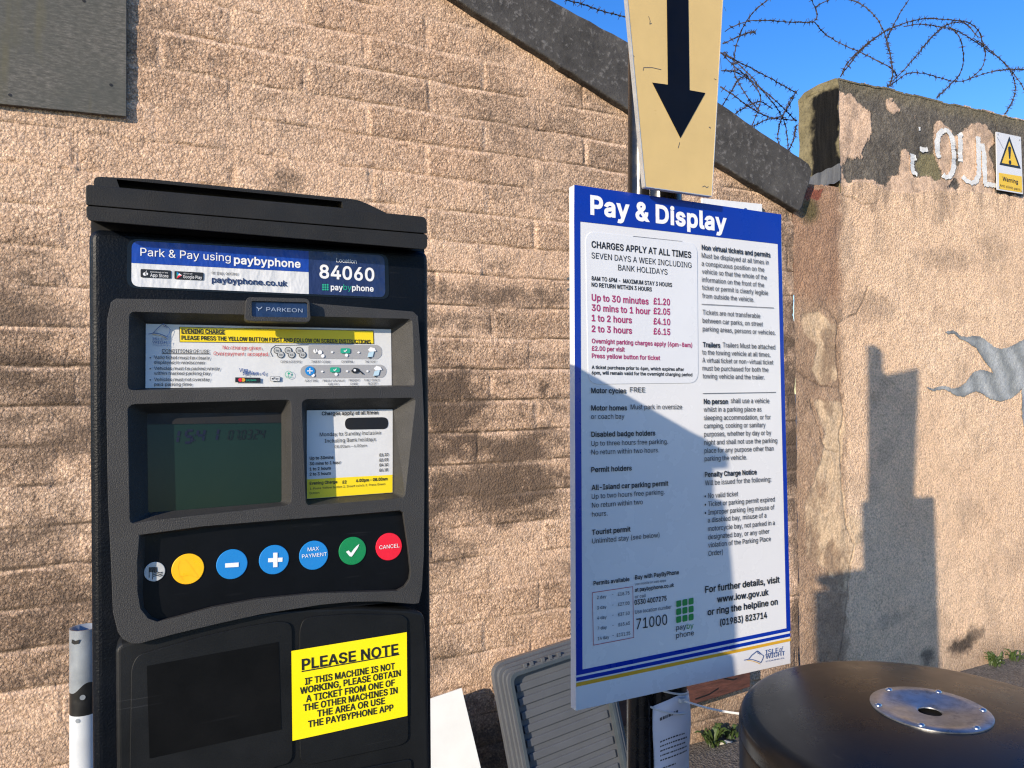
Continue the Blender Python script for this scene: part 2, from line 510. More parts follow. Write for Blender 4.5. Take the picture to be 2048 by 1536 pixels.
    def build(s, name, mats, parent=None, smooth=None, bevel=0., seg=2):
        me = bpy.data.meshes.new(name)
        me.from_pydata(s.v, [], s.f)
        for m in (mats if isinstance(mats, (list, tuple)) else [mats]):
            me.materials.append(m)
        if len(me.polygons) == len(s.m):
            me.polygons.foreach_set('material_index', s.m)
        me.update()
        o = bpy.data.objects.new(name, me)
        COL.objects.link(o)
        if parent: o.parent = parent
        if bevel:
            b = o.modifiers.new('bevel', 'BEVEL'); b.width = bevel; b.segments = seg; b.limit_method = 'ANGLE'
            b.angle_limit = math.radians(32); b.harden_normals = False; b.use_clamp_overlap = True
            bm = bmesh.new(); bm.from_mesh(me); bmesh.ops.remove_doubles(bm, verts=bm.verts, dist=1e-6); bm.to_mesh(me); bm.free()
        if smooth:
            bm = bmesh.new(); bm.from_mesh(me); bmesh.ops.remove_doubles(bm, verts=bm.verts, dist=1e-6)
            bmesh.ops.recalc_face_normals(bm, faces=bm.faces)
            for e in bm.edges:
                e.smooth = not (len(e.link_faces) == 2 and e.calc_face_angle(0) > math.radians(smooth))
            for f in bm.faces: f.smooth = True
            bm.to_mesh(me); bm.free()
        return o

def rounded(pts, r, n=5):
    """round the corners of a polygon; r is one radius or one per corner"""
    out = []
    k = len(pts)
    for i in range(k):
        p = Vector(pts[i]); a = Vector(pts[i-1])-p; b = Vector(pts[(i+1) % k])-p
        q = r[i] if hasattr(r, '__len__') else r
        q = min(q, a.length*.48, b.length*.48)
        if q <= 0: out.append(tuple(p)); continue
        A = p+a.normalized()*q; B = p+b.normalized()*q
        for t in range(n+1):
            t /= n
            out.append(tuple(A*(1-t)**2+p*2*t*(1-t)+B*t*t))
    return out

# lettering: letter outlines in 1/500 of an em (advance, then closed outlines, clockwise round the ink), filled here
import json
from mathutils.geometry import delaunay_2d_cdt
FONT = json.loads(r'''{"R":{"A":[240,[8,0,101,254,138,254,231,0,198,0,116,239,123,239,95,151,43,0],[55,71,55,99,185,99,185,71]],"B":[228,[30,0,30,254,133,254,155,249,173,240,186,228,197,205,199,179,193,160,178,143,157,133,157,131,176,126,192,114,205,94,209,68,204,41,195,26,181,14,162,5,138,1],[62,29,136,29,157,35,171,46,177,60,176,81,168,97,153,109,132,115,62,115],[62,143,132,144,154,155,164,168,168,186,165,202,156,214,141,223,120,226,62,226]],"C":[255,[118,-2,88,6,63,21,43,44,28,73,21,108,21,146,28,181,43,210,63,233,88,249,118,257,152,256,186,245,214,224,228,201,236,174,204,174,191,202,169,220,134,228,111,225,92,216,75,202,62,182,54,157,52,127,54,97,63,72,75,53,92,38,112,29,146,27,179,40,198,62,204,80,236,80,228,53,214,31,187,9,153,-2]],"D":[251,[48,0,48,29,122,29,148,35,169,47,184,64,194,86,199,113,199,142,194,169,184,191,169,208,149,219,125,225,47,226,47,254,131,253,162,246,189,231,209,209,223,181,230,147,230,109,223,74,209,46,188,24,161,9,128,1],[62,254,62,0,30,0,30,254]],"E":[209,[30,0,30,254,186,254,186,226,62,226,62,143,178,143,178,114,62,114,62,29,188,29,188,0]],"F":[205,[30,0,30,254,185,254,185,226,62,226,62,139,173,139,173,111,62,111,62,0]],"G":[260,[118,-2,88,6,63,21,42,44,28,73,21,108,21,146,28,181,42,210,62,233,88,249,117,257,152,256,187,245,214,222,229,200,237,174,204,174,186,206,163,222,133,228,111,225,92,216,75,202,62,182,54,157,52,127,54,97,63,72,75,53,92,38,112,29,134,26,155,29,172,36,187,47,198,62,205,80,207,101,217,100,141,100,141,128,239,128,238,85,231,58,218,34,199,16,176,4,149,-3]],"H":[258,[30,0,30,254,62,254,62,144,196,144,196,254,228,254,228,0,196,0,196,116,62,116,62,0]],"I":[150,[16,0,16,29,59,29,59,226,16,226,16,254,135,254,135,226,91,226,91,29,135,29,135,0]],"J":[198,[93,-3,76,-2,62,2,49,8,38,16,28,27,22,40,18,56,17,86,49,86,50,62,56,44,67,32,83,26,102,26,117,32,129,44,135,62,136,254,168,254,168,73,167,56,163,40,156,27,147,16,136,8,123,2,108,-2]],"K":[233,[52,73,52,108,106,172,182,254,224,254,116,138,114,138],[30,0,30,254,62,254,62,0],[186,0,94,130,114,155,224,0]],"L":[196,[30,0,30,254,62,254,62,29,181,29,181,0]],"M":[314,[30,0,30,254,76,254,156,42,161,24,154,24,176,94,238,254,284,254,284,0,252,0,253,229,256,229,228,145,171,0,143,0,56,229,59,229,61,0]],"N":[262,[30,0,30,254,68,254,207,27,202,27,199,97,199,254,232,254,232,0,193,0,74,191,54,226,60,227,62,145,62,0]],"O":[267,[118,-2,88,6,63,21,43,44,28,73,21,108,21,146,28,181,43,210,63,233,88,249,118,257,149,257,179,249,204,233,224,210,238,181,246,146,246,108,238,73,224,44,204,21,179,6,149,-2],[145,27,165,33,184,44,198,61,209,84,214,111,214,143,209,170,198,193,184,210,165,221,145,227,122,227,102,221,83,210,69,193,58,170,52,143,52,111,58,84,69,62,83,45,102,33,122,27]],"P":[222,[30,0,30,254,132,254,156,248,175,238,190,223,199,205,204,185,204,163,199,142,190,124,175,109,156,99,132,94,55,93,55,121,134,123,154,132,167,147,172,174,167,201,154,216,134,224,116,226,62,226,62,0]],"Q":[267,[123,80,156,80,234,-24,200,-24],[118,-2,88,6,63,21,43,44,28,73,21,108,21,146,28,181,43,210,63,233,88,249,118,257,149,257,179,249,204,233,224,210,238,181,246,146,246,108,238,73,224,44,204,21,179,6,149,-2],[145,27,165,33,184,44,198,61,209,84,214,111,214,143,209,170,198,193,184,210,165,221,145,227,122,227,102,221,83,210,69,193,58,170,52,143,52,111,58,84,69,62,83,45,102,33,122,27]],"R":[224,[30,0,30,254,132,254,156,249,176,239,190,225,199,207,204,187,204,165,199,145,190,127,175,114,156,104,132,99,48,99,48,128,135,129,155,137,167,150,172,169,169,197,159,212,142,223,116,226,62,226,62,0],[177,0,115,115,151,115,214,0]],"S":[223,[86,-2,64,5,46,15,32,30,23,48,19,68,52,68,58,49,71,35,97,26,128,26,149,33,165,46,172,63,171,81,158,96,122,111,77,124,53,137,36,153,30,163,26,186,29,206,37,224,51,238,69,249,90,256,126,257,148,253,167,244,182,232,193,216,199,199,200,189,169,189,163,206,151,219,134,227,105,229,78,221,64,209,58,194,60,176,74,160,106,147,168,126,189,110,200,92,204,69,201,50,193,32,180,17,162,5,139,-2,126,-4]],"T":[224,[16,226,16,254,208,254,208,226,128,226,128,0,96,0,96,226]],"U":[259,[115,-3,89,3,66,14,49,30,37,51,31,74,30,254,62,254,63,80,70,57,86,38,101,30,129,26,157,30,179,44,192,64,196,89,196,254,229,254,228,74,222,51,210,30,192,14,170,3,144,-3]],"V":[240,[102,0,8,254,42,254,124,15,117,15,145,103,197,254,231,254,139,0]],"W":[343,[78,0,8,254,41,254,98,20,95,20,112,98,153,254,190,254,249,20,244,20,261,98,302,254,335,254,265,0,228,0,168,237,175,237,159,161,115,0]],"X":[237,[9,0,109,142,109,118,15,254,52,254,122,146,116,146,149,200,187,254,223,254,129,119,129,143,228,0,191,0,115,116,122,116,91,65,46,0]],"Y":[236,[102,0,102,104,8,254,46,254,121,124,125,115,112,115,140,172,191,254,228,254,134,104,134,0]],"Z":[219,[21,0,21,23,170,238,174,227,20,226,20,254,198,254,198,231,67,40,49,17,45,27,200,29,200,0]],"a":[195,[63,-3,40,6,24,22,17,37,16,62,22,80,39,97,89,110,133,117,137,124,133,148,120,161,98,165,70,159,50,137,20,146,34,167,52,182,89,192,126,188,148,176,161,160,168,136,168,0,138,0,138,26,136,26,118,6,95,-3],[101,24,119,33,132,47,138,69,138,95,116,88,63,77,49,66,46,48,54,33,74,24]],"b":[212,[99,-3,72,12,59,29,56,29,56,0,26,0,26,254,57,254,57,160,59,160,81,183,98,191,126,191,147,185,165,174,179,157,189,135,194,109,194,80,189,54,179,32,165,15,147,3,126,-3],[126,26,140,33,154,51,163,75,163,114,155,138,140,156,126,163,102,164,87,160,70,145,60,123,57,84,63,58,75,37,87,28,102,24]],"c":[198,[91,-3,69,3,49,15,34,32,23,54,18,80,18,108,23,134,34,156,49,173,69,185,91,191,130,189,157,174,176,150,181,138,151,131,135,155,108,165,86,162,73,155,58,137,50,112,50,75,58,51,73,33,86,26,121,26,146,44,152,59,181,51,167,23,142,4,111,-4]],"d":[212,[86,-3,65,3,47,15,33,32,23,54,18,80,18,109,23,135,33,157,47,174,65,185,86,191,114,191,140,177,153,160,155,160,155,254,186,254,186,0,156,0,156,29,153,29,136,8,120,-1,106,-4],[118,26,132,32,146,50,154,75,154,114,146,139,132,156,118,163,94,164,79,160,62,145,52,122,49,85,54,58,67,38,79,29,94,24]],"e":[202,[93,-3,69,3,49,15,34,32,23,54,18,79,18,108,23,133,33,155,48,173,68,185,90,191,125,189,147,180,165,164,179,141,185,109,186,85,37,85,37,110,169,110,155,101,151,127,141,147,125,160,103,165,80,160,62,147,52,128,48,105,50,69,59,46,76,31,98,24,127,26,146,40,153,53,182,45,172,25,156,10,133,-1,116,-4]],"f":[127,[114,190,114,164,3,164,3,190],[40,0,41,224,48,243,62,256,87,265,121,260,114,234,91,237,77,230,71,216,71,0]],"g":[213,[75,-72,47,-59,25,-35,51,-20,72,-42,96,-48,114,-48,133,-42,147,-31,155,-14,156,34,153,34,136,14,120,5,97,2,76,5,56,13,40,27,28,45,20,68,17,96,20,123,27,147,40,166,56,180,76,189,106,192,127,186,154,159,157,159,157,190,186,190,186,-16,180,-36,169,-52,154,-64,125,-73,115,-75],[118,32,137,42,150,61,156,86,155,115,147,139,132,156,119,163,94,164,79,160,62,145,52,123,49,87,54,61,67,42,79,34,94,30]],"h":[205,[57,0,26,0,26,254,57,254,57,144,51,144,62,166,76,181,94,189,114,192,140,188,154,180,166,168,174,152,179,120,179,0,148,0,147,128,142,145,130,158,114,164,92,163,75,155,63,141,57,121]],"i":[83,[26,0,26,190,57,190,57,0],[30,225,22,234,22,249,34,260,50,260,62,249,62,234,50,223,46,222]],"j":[83,[26,190,57,190,55,-31,47,-51,32,-65,11,-71,-5,-71,-5,-43,12,-42,20,-36,26,-21],[30,225,22,234,22,249,34,260,50,260,61,249,61,234,50,223,46,222]],"k":[190,[55,68,55,106,60,106,142,190,180,190,92,100,89,100],[26,0,26,254,57,254,57,0],[147,0,74,93,96,114,186,0]],"l":[95,[50,2,37,10,29,24,26,42,26,254,57,254,59,34,65,27,85,27,90,1,72,-1]],"m":[305,[26,0,26,190,56,190,56,148,54,148,66,173,86,188,110,193,129,190,144,180,154,166,160,147,156,147,164,166,184,184,211,193,234,191,255,182,270,164,276,148,278,128,278,0,248,0,247,136,241,151,230,160,209,165,187,160,173,145,168,124,168,0,137,0,136,137,131,150,121,160,107,165,84,162,66,149,58,133,57,119,57,0]],"n":[205,[57,0,26,0,26,190,56,190,56,144,51,144,62,166,76,181,94,189,114,192,140,188,154,180,166,168,174,152,179,120,179,0,148,0,147,128,142,145,130,158,114,164,92,163,75,155,63,141,57,121]],"o":[208,[91,-3,69,3,49,15,34,32,23,54,18,80,18,108,23,134,34,156,49,173,69,185,91,191,116,191,139,185,159,173,174,156,184,134,190,108,190,80,184,54,174,32,159,15,139,3,116,-3],[113,24,129,29,146,44,156,67,159,103,154,129,141,150,129,159,113,164,95,164,79,159,62,144,52,121,49,84,54,59,67,38,79,29,95,24]],"p":[212,[26,-71,26,190,56,190,56,160,59,160,81,183,98,191,126,191,147,185,165,174,179,157,189,135,194,109,194,80,189,54,179,32,165,15,147,3,126,-3,99,-3,72,12,59,29,57,29,57,-71],[126,26,140,33,154,51,163,75,163,114,155,138,140,156,126,163,102,164,87,160,70,145,60,123,57,84,63,58,75,37,87,28,102,24]],"q":[212,[186,-71,155,-71,155,29,153,29,136,8,120,-1,98,-4,75,-1,56,8,40,23,27,42,20,66,17,94,20,122,27,146,40,166,56,180,75,189,106,192,126,186,153,160,156,160,156,190,186,190],[118,26,132,32,146,50,154,75,154,114,146,139,132,156,118,163,94,164,79,160,62,145,52,122,49,85,54,58,67,38,79,29,94,24]],"r":[130,[26,0,26,190,56,190,56,160,58,160,65,173,83,187,107,192,122,192,122,161,91,161,70,151,60,137,57,118,57,0]],"s":[182,[64,-1,42,9,26,25,18,47,47,53,53,40,62,30,82,23,108,25,122,31,131,40,134,56,127,68,106,78,63,89,43,98,31,111,24,127,24,145,29,159,43,177,66,188,94,192,120,189,140,179,157,158,162,145,134,139,121,158,110,164,86,166,65,158,57,150,55,134,62,122,86,111,127,101,146,92,159,79,165,63,165,45,160,30,145,12,121,0,102,-4]],"t":[114,[102,190,102,164,3,164,3,190],[32,236,63,236,64,38,71,28,85,25,101,27,107,1,84,-2,62,1,46,11,36,26,32,46]],"u":[205,[73,-1,51,10,39,22,31,38,26,69,26,190,57,190,58,62,63,44,75,32,91,26,113,27,130,34,142,48,148,68,148,190,179,190,179,0,149,0,149,46,154,46,143,23,129,8,111,0,101,-2]],"v":[195,[81,0,9,190,42,190,103,10,92,10,112,78,152,190,186,190,113,0]],"w":[284,[69,0,11,190,44,190,88,21,82,21,103,107,126,190,158,190,201,21,196,21,217,107,240,190,272,190,215,0,184,0,138,169,145,169,99,0]],"x":[189,[10,0,86,109,86,86,14,190,50,190,104,103,88,103,117,153,141,190,176,190,104,84,104,107,179,0,143,0,86,91,102,91,74,43,46,0]],"y":[195,[24,-69,31,-43,55,-44,68,-33,81,-1,9,190,42,190,103,10,92,10,112,78,153,190,186,190,96,-43,80,-62,58,-71]],"z":[190,[21,0,21,23,127,161,24,161,24,190,166,190,166,165,63,28,169,28,169,0]],"0":[227,[100,-2,76,5,56,21,40,43,30,72,25,107,25,147,30,182,40,211,56,234,76,249,100,257,127,257,151,249,171,234,186,211,197,182,202,147,202,107,197,72,186,43,171,21,151,5,127,-2],[122,26,138,32,151,44,161,61,170,97,171,143,165,182,157,203,145,218,131,227,113,230,96,227,82,218,70,203,59,170,55,127,59,84,70,52,82,37,96,28,104,26]],"1":[227,[38,0,38,27,195,27,195,0],[138,254,138,0,106,0,106,224,43,179,43,213,99,254]],"2":[227,[32,0,32,24,149,153,160,180,159,198,150,214,131,227,105,229,86,224,73,212,65,195,64,181,33,181,35,202,43,221,55,237,72,248,91,255,112,258,134,255,153,248,169,237,181,223,188,205,190,179,182,152,144,101,76,30,76,28,195,28,195,0]],"3":[227,[87,-1,57,9,41,21,30,37,23,55,22,66,55,66,60,48,72,35,95,26,124,26,143,33,157,46,164,65,163,86,154,104,137,117,111,123,78,124,78,150,144,224,144,226,35,226,35,254,186,254,186,230,106,139,106,144,132,144,154,138,172,127,185,111,194,93,196,72,194,51,185,33,172,18,154,6,133,-1,121,-3]],"4":[227,[20,53,20,79,123,254,155,254,54,81,207,81,207,53],[141,0,141,159,171,159,171,0]],"5":[227,[89,-1,70,6,54,16,41,30,33,47,30,65,61,65,69,44,87,30,111,25,132,29,149,41,160,59,164,81,160,104,148,122,131,134,103,138,73,129,64,123,34,126,48,254,183,254,183,226,75,226,68,151,95,164,123,166,147,160,167,148,186,123,194,99,195,70,189,48,178,29,163,14,144,3,123,-3]],"6":[227,[102,-3,81,3,62,13,48,28,38,47,32,69,34,100,45,130,69,170,126,254,161,254,75,131,73,131,90,149,117,157,139,155,158,147,173,136,185,120,192,101,194,79,192,56,184,36,171,20,155,7,135,-1,125,-3],[127,26,145,35,157,51,163,71,162,94,154,112,139,126,120,132,99,131,81,122,69,107,63,87,64,64,73,45,87,31,106,25]],"7":[227,[48,0,162,226,31,226,31,254,195,254,195,224,82,0]],"8":[227,[89,-1,68,6,50,17,37,31,29,48,26,76,33,98,45,116,63,128,76,133,59,141,46,154,38,171,35,190,38,209,45,225,57,239,73,249,92,256,124,257,144,253,169,239,181,225,188,209,191,190,188,171,180,154,167,141,150,132,170,125,186,110,197,91,200,68,198,48,189,31,176,17,158,6,137,-1,126,-3],[136,28,153,37,164,51,168,69,164,89,153,104,135,114,113,118,91,114,73,104,62,89,58,69,61,51,73,37,90,28,105,25],[132,148,150,161,158,176,158,200,147,218,126,229,100,229,79,218,70,205,67,182,72,165,84,153,107,145]],"9":[227,[125,257,146,252,164,241,178,226,189,207,194,185,192,155,181,124,158,84,100,0,65,0,151,124,154,124,137,105,109,97,87,100,69,107,53,119,41,134,34,154,32,176,34,198,42,218,55,235,71,247,91,255,102,257],[99,228,82,219,69,204,63,183,64,161,73,142,87,129,106,122,127,123,145,132,157,147,163,168,162,190,154,209,139,223,120,230]],"£":[212,[18,20,18,28,31,30,40,37,46,55,43,190,47,210,56,228,70,242,87,252,108,257,138,256,163,245,181,227,192,202,194,193,164,188,159,205,150,218,137,227,112,229,93,223,80,210,73,187,76,53,65,34],[18,0,18,28,160,30,165,43,165,53,194,53,191,26,183,11,170,3,150,0],[18,114,18,140,156,140,156,114]],".":[94,[39,-1,29,8,25,20,29,33,39,42,52,43,64,37,70,25,69,12,60,2,52,-2]],",":[94,[19,-60,34,36,68,36,42,-60]],"-":[227,[168,122,168,94,57,94,57,122]],"–":[175,[175,122,175,94,0,94,0,122]],"(":[137,[48,147,66,221,88,270,118,270,91,200,77,129,78,69,94,8,118,-48,88,-48,69,-11,56,27,47,66,45,84]],")":[137,[19,-48,51,34,61,92,56,157,36,228,19,270,48,270,71,221,89,147,92,103,89,65,81,27,67,-11,48,-48]],"/":[125,[117,266,36,-38,7,-38,89,266]],":":[94,[39,-1,29,8,25,20,29,33,39,42,52,43,64,37,70,25,69,12,60,2,52,-2],[39,137,29,146,25,158,29,171,39,179,52,181,64,174,70,163,69,149,60,139,52,136]],"•":[194,[83,48,64,58,50,73,43,94,44,115,54,134,70,148,90,155,112,154,131,144,144,128,151,108,150,87,140,67,125,54,105,47]],"&":[224,[75,-1,55,6,39,17,27,31,20,48,17,74,24,95,62,134,127,187,131,202,126,218,113,228,88,228,73,216,69,195,102,142,219,0,182,0,47,166,38,192,40,215,50,235,67,249,91,256,118,255,139,245,154,230,161,210,158,181,133,150,59,92,50,77,50,54,62,35,83,25,111,25,139,37,160,61,171,84,174,112,204,112,201,80,173,31,153,12,126,0,108,-3]]},"sp":94}''')
_shape = {}
def shape(ch, wt):
    k = (ch, wt)
    if k not in _shape:
        g = FONT['R'][ch]
        loops = [[(c[i]/500, c[i+1]/500) for i in range(0, len(c), 2)] for c in g[1:]]
        w_ = WEIGHT[wt]
        if w_:                                           # thicken: push every outline away from the ink
            for li, c in enumerate(loops):
                n_ = len(c); o = []
                for i in range(n_):
                    a_, p_, b_ = Vector(c[i-1]), Vector(c[i]), Vector(c[(i+1) % n_])
                    d1 = (p_-a_).normalized(); d2 = (b_-p_).normalized()
                    n1 = Vector((-d1.y, d1.x)); n2 = Vector((-d2.y, d2.x))
                    mt = n1+n2
                    mt = n1 if mt.length < .3 else mt.normalized()/max(.5, mt.length/2)
                    o.append(tuple(p_+mt*w_))
                loops[li] = o
        vs = []; es = []
        for c in loops:
            k0 = len(vs); vs += [Vector(p) for p in c]
            es += [(k0+i, k0+(i+1) % len(c)) for i in range(len(c))]
        V, E_, T, *_r = delaunay_2d_cdt(vs, es, [], 0, 1e-6)
        def wind(x, y):
            r = 0
            for c in loops:
                for i in range(len(c)):
                    (x0, y0), (x1, y1) = c[i], c[(i+1) % len(c)]
                    if (y0 <= y) != (y1 <= y):
                        if x0+(y-y0)*(x1-x0)/(y1-y0) > x: r += 1 if y1 > y0 else -1
            return r
        keep = []
        for t in T:
            A, B, D = (V[q] for q in t); m_ = (A+B+D)/3
            if wind(m_.x, m_.y) == 0: continue
            keep.append(tuple(t) if (B-A).cross(D-A) > 0 else (t[0], t[2], t[1]))
        _shape[k] = (g[0]/500, [tuple(v) for v in V], keep)
    return _shape[k]
CAP = 254/500
WEIGHT = {'R': .002, 'B': .021, 'H': .031}
_glyph = {}
def glyphs(text, off, shear=0.):
    wt = 'H' if off >= .025 else ('B' if off >= .008 else 'R')
    k = (text, wt, shear)
    if k not in _glyph:
        x = 0; V = []; T = []
        for ch in text:
            if ch == ' ': x += FONT['sp']/500; continue
            ad, v, t = shape(ch, wt); k0 = len(V)
            V += [(a+x+b*shear, b) for a, b in v]; T += [tuple(i+k0 for i in q) for q in t]
            x += ad+(.028 if wt == 'H' else .014 if wt == 'B' else 0)
        _glyph[k] = (np.array(V), T)
    return _glyph[k]

class Print:
    """lettering on one face, in photograph pixels of an enlarged detail (scale sc, corner ox, oy)"""
    def __init__(s, fr, dep, mats):
        s.fr = fr; s.dep = dep; s.mb = MB(); s.mats = mats; s.sc = 1; s.ox = s.oy = 0
    def zoom(s, sc, ox, oy):
        s.sc, s.ox, s.oy = sc, ox, oy
    def p(s, x, y):
        return s.fr.at(s.ox+x/s.sc, s.oy+y/s.sc, s.dep)
    def t(s, text, x0, y0, x1, cap, mi=0, bold=0., shear=0., slope=None):
        a = s.p(x0, y0); hgt = s.p(x0, y0-cap)[1]-a[1]
        v, f = glyphs(text, bold, shear)
        # right end on the same level line of the face
        lo, hi = y0-400, y0+400
        b = s.p(x1, y0)
        wd = b[0]-a[0]
        sx = wd/(v[:, 0].max()-v[:, 0].min()); sz = hgt/CAP
        tl = (slope or 0.)
        xx = a[0]+(v[:, 0]-v[:, 0].min())*sx
        zz = a[1]+v[:, 1]*sz+(xx-a[0])*tl
        s.mb.add([(x, s.dep, z) for x, z in zip(xx, zz)], f, mi)
    def poly(s, pts, mi=0, r=0., dd=0.):
        q = [s.p(*k) for k in pts]
        if r: q = rounded(q, r)
        s.mb.sheet(q, s.dep+dd, mi)
    def line(s, pts, wd, mi=0, close=False, dd=0.):
        s.mb.line([s.p(*k) for k in pts], wd, s.dep+dd, mi, close)
    def disc(s, x, y, rx, mi=0, dd=0., n=24, ring=None):
        c = s.p(x, y); r = s.p(x+rx, y)[0]-c[0]
        if ring:
            for k in range(n):
                a, b = 2*PI*k/n, 2*PI*(k+1)/n
                q = r*(1-ring)
                s.mb.sheet([(c[0]+r*math.cos(a), c[1]+r*math.sin(a)), (c[0]+r*math.cos(b), c[1]+r*math.sin(b)),
                            (c[0]+q*math.cos(b), c[1]+q*math.sin(b)), (c[0]+q*math.cos(a), c[1]+q*math.sin(a))], s.dep+dd, mi)
        else:
            s.mb.sheet([(c[0]+r*math.cos(2*PI*k/n), c[1]+r*math.sin(2*PI*k/n)) for k in range(n)], s.dep+dd, mi)
    def build(s, name, parent):
        return s.mb.build(name, s.mats, parent)

def council_logo(P, X, Y, k, mi_blue, mi_gold):
    """the council's diamond device, X, Y its left tip, k its size"""
    q = lambda *pts: [(X+a*k, Y+b*k) for a, b in pts]
    wd = P.p(X+.02*k, Y)[0]-P.p(X, Y)[0]
    P.line(q((-.12, .05), (.12, .0), (.30, -.22), (.55, -.42), (.62, -.46)), wd*1.6, mi_blue)
    P.line(q((.62, -.46), (.80, -.30), (.95, -.18), (.90, -.02), (.80, .18)), wd*1.4, mi_blue)
    P.line(q((.12, .0), (.35, .02), (.60, .10), (.80, .18)), wd*1.6, mi_blue)
    P.line(q((.60, -.44), (.64, -.30), (.70, -.38), (.75, -.24)), wd*1.1, mi_blue)
    P.line(q((.05, .05), (.35, .10), (.58, .17), (.76, .26)), wd*1.2, mi_gold)

# ------------------------------------------------------------------ numpy noise for the walls
def vnoise(x, y, seed):
    xi = np.floor(x).astype(np.int64); yi = np.floor(y).astype(np.int64)
    fx = x-xi; fy = y-yi
    fx = fx*fx*(3-2*fx); fy = fy*fy*(3-2*fy)
    def h(a, b):
        n = (a*374761393+b*668265263+seed*1442695041) & 0xffffffff
        n = ((n ^ (n >> 13))*1274126177) & 0xffffffff
        return ((n ^ (n >> 16)) & 0xffff)/65535.0
    return (h(xi, yi)*(1-fx)+h(xi+1, yi)*fx)*(1-fy)+(h(xi, yi+1)*(1-fx)+h(xi+1, yi+1)*fx)*fy
def fbm(x, y, seed, o=5, g=.55):
    t = np.zeros_like(x); a = 1.; s = 0.
    for k in range(o):
        t += a*vnoise(x*2**k, y*2**k, seed+k*17); s += a; a *= g
    return t/s
def sstep(a, b, x):
    t = np.clip((x-a)/(b-a), 0, 1)
    return t*t*(3-2*t)
def inside(px, py, poly):
    r = np.zeros(px.shape, bool)
    n = len(poly)
    for i in range(n):
        x0, y0 = poly[i]; x1, y1 = poly[(i+1) % n]
        c = ((y0 > py) != (y1 > py))
        with np.errstate(divide='ignore', invalid='ignore'):
            r ^= c & (px < (x1-x0)*(py-y0)/((y1-y0) if y1 != y0 else 1e-9)+x0)
    return r
def polydist(px, py, pts):
    d = np.full(px.shape, 1e9)
    for (x0, y0), (x1, y1) in zip(pts, pts[1:]):
        dx, dy = x1-x0, y1-y0
        t = np.clip(((px-x0)*dx+(py-y0)*dy)/(dx*dx+dy*dy+1e-12), 0, 1)
        d = np.minimum(d, np.hypot(px-x0-t*dx, py-y0-t*dy))
    return d

def grid_mesh(name, xs, zs, ys, col, grain, keep, material, parent, extra=None):
    """a dense sheet facing the street: ys the relief, col the paint, keep which cells stand"""
    nz, nx = ys.shape
    X, Z = np.meshgrid(xs, zs)
    V = np.stack([X, ys, Z], -1).reshape(-1, 3)
    I = np.arange(nz*nx).reshape(nz, nx)
    Q = np.stack([I[:-1, :-1], I[:-1, 1:], I[1:, 1:], I[1:, :-1]], -1)[keep[:-1, :-1]]
    used = np.zeros(nz*nx, bool); used[Q.ravel()] = True
    remap = np.cumsum(used)-1
    Q = remap[Q]; V = V[used]
    me = bpy.data.meshes.new(name)
    me.vertices.add(len(V)); me.vertices.foreach_set('co', V.ravel().astype(np.float32))
    me.loops.add(Q.size); me.loops.foreach_set('vertex_index', Q.ravel().astype(np.int32))
    me.polygons.add(len(Q)); me.polygons.foreach_set('loop_start', np.arange(0, Q.size, 4, dtype=np.int32))
    me.polygons.foreach_set('use_smooth', np.ones(len(Q), bool))
    me.update(calc_edges=True)
    ca = me.color_attributes.new('Col', 'FLOAT_COLOR', 'POINT')
    c4 = np.ones((len(V), 4), np.float32); c4[:, :3] = col.reshape(-1, 3)[used]
    ca.data.foreach_set('color', c4.ravel())
    ga = me.attributes.new('grain', 'FLOAT', 'POINT')
    ga.data.foreach_set('value', grain.reshape(-1)[used].astype(np.float32))
    if extra is not None:
        sa = me.attributes.new('soot', 'FLOAT', 'POINT')
        sa.data.foreach_set('value', extra.reshape(-1)[used].astype(np.float32))
    me.materials.append(material)
    o = bpy.data.objects.new(name, me)
    COL.objects.link(o)
    if parent: o.parent = parent
    return o

# ------------------------------------------------------------------ the setting: ground
WALL = 2.45                        # the wall's face is at this Y
W = Frame((0, WALL, 0))            # wall plane: at(px, py) gives (X, Z)
g = MB()
g.add([(-300, -300, 0), (300, -300, 0), (300, 300, 0), (-300, 300, 0)], [(0, 1, 2, 3)])
tag(g.build('ground', MT['asphalt']), kind='structure')

# ------------------------------------------------------------------ gable building
GB = empty('gable_building', (0, WALL, 0), 'building gable of roughcast blocks painted peach under a sloping concrete verge', 'building')
XC = W.at(1588, 600)[0]            # its right corner
vb = [W.at(893, 0), W.at(1265, 236), W.at(1586, 426)]        # lower edge of the verge
vt = [W.at(1078, 0), W.at(1258, 98), W.at(1606, 332)]        # upper edge
sl = (vb[2][1]-vb[0][1])/(vb[2][0]-vb[0][0])
def verge_z(x): return vb[2][1]+(x-vb[2][0])*sl
st = .0052
xs = np.arange(-1.3, XC+.004, st); zs = np.arange(-.02, 3.5, st)
X, Z = np.meshgrid(xs, zs)
pitch = (W.at(978, 490.9)[1]-W.at(978, 1238)[1])/12
z0 = W.at(978, 1238)[1]
xj = W.at(976, 900)[0]
Zw = Z+.010*(fbm(X*2.1, Z*1.3, 5, 3)-.5)+.006*(vnoise(X*9, Z*5, 8)-.5)
row = np.floor((Zw-z0)/pitch)
fz = (Zw-z0)/pitch-row
BL = .431
odd = (row.astype(int) % 2 == 0)
jit = (vnoise(row*3.7+.5, row*0+2.5, 77)-.5)*.09
fxx = (X-xj+np.where(odd, BL/2, 0)+jit)/BL+.012*(vnoise(X*8, Z*14, 31)-.5)
bi = np.floor(fxx); fx = fxx-bi
dz = np.minimum(fz, 1-fz)*pitch
dx = np.minimum(fx, 1-fx)*BL
fill = fbm(X*2.3+3, Z*2.9, 91, 4)              # how far paint has filled the joint
open_ = sstep(.40, .62, fill)
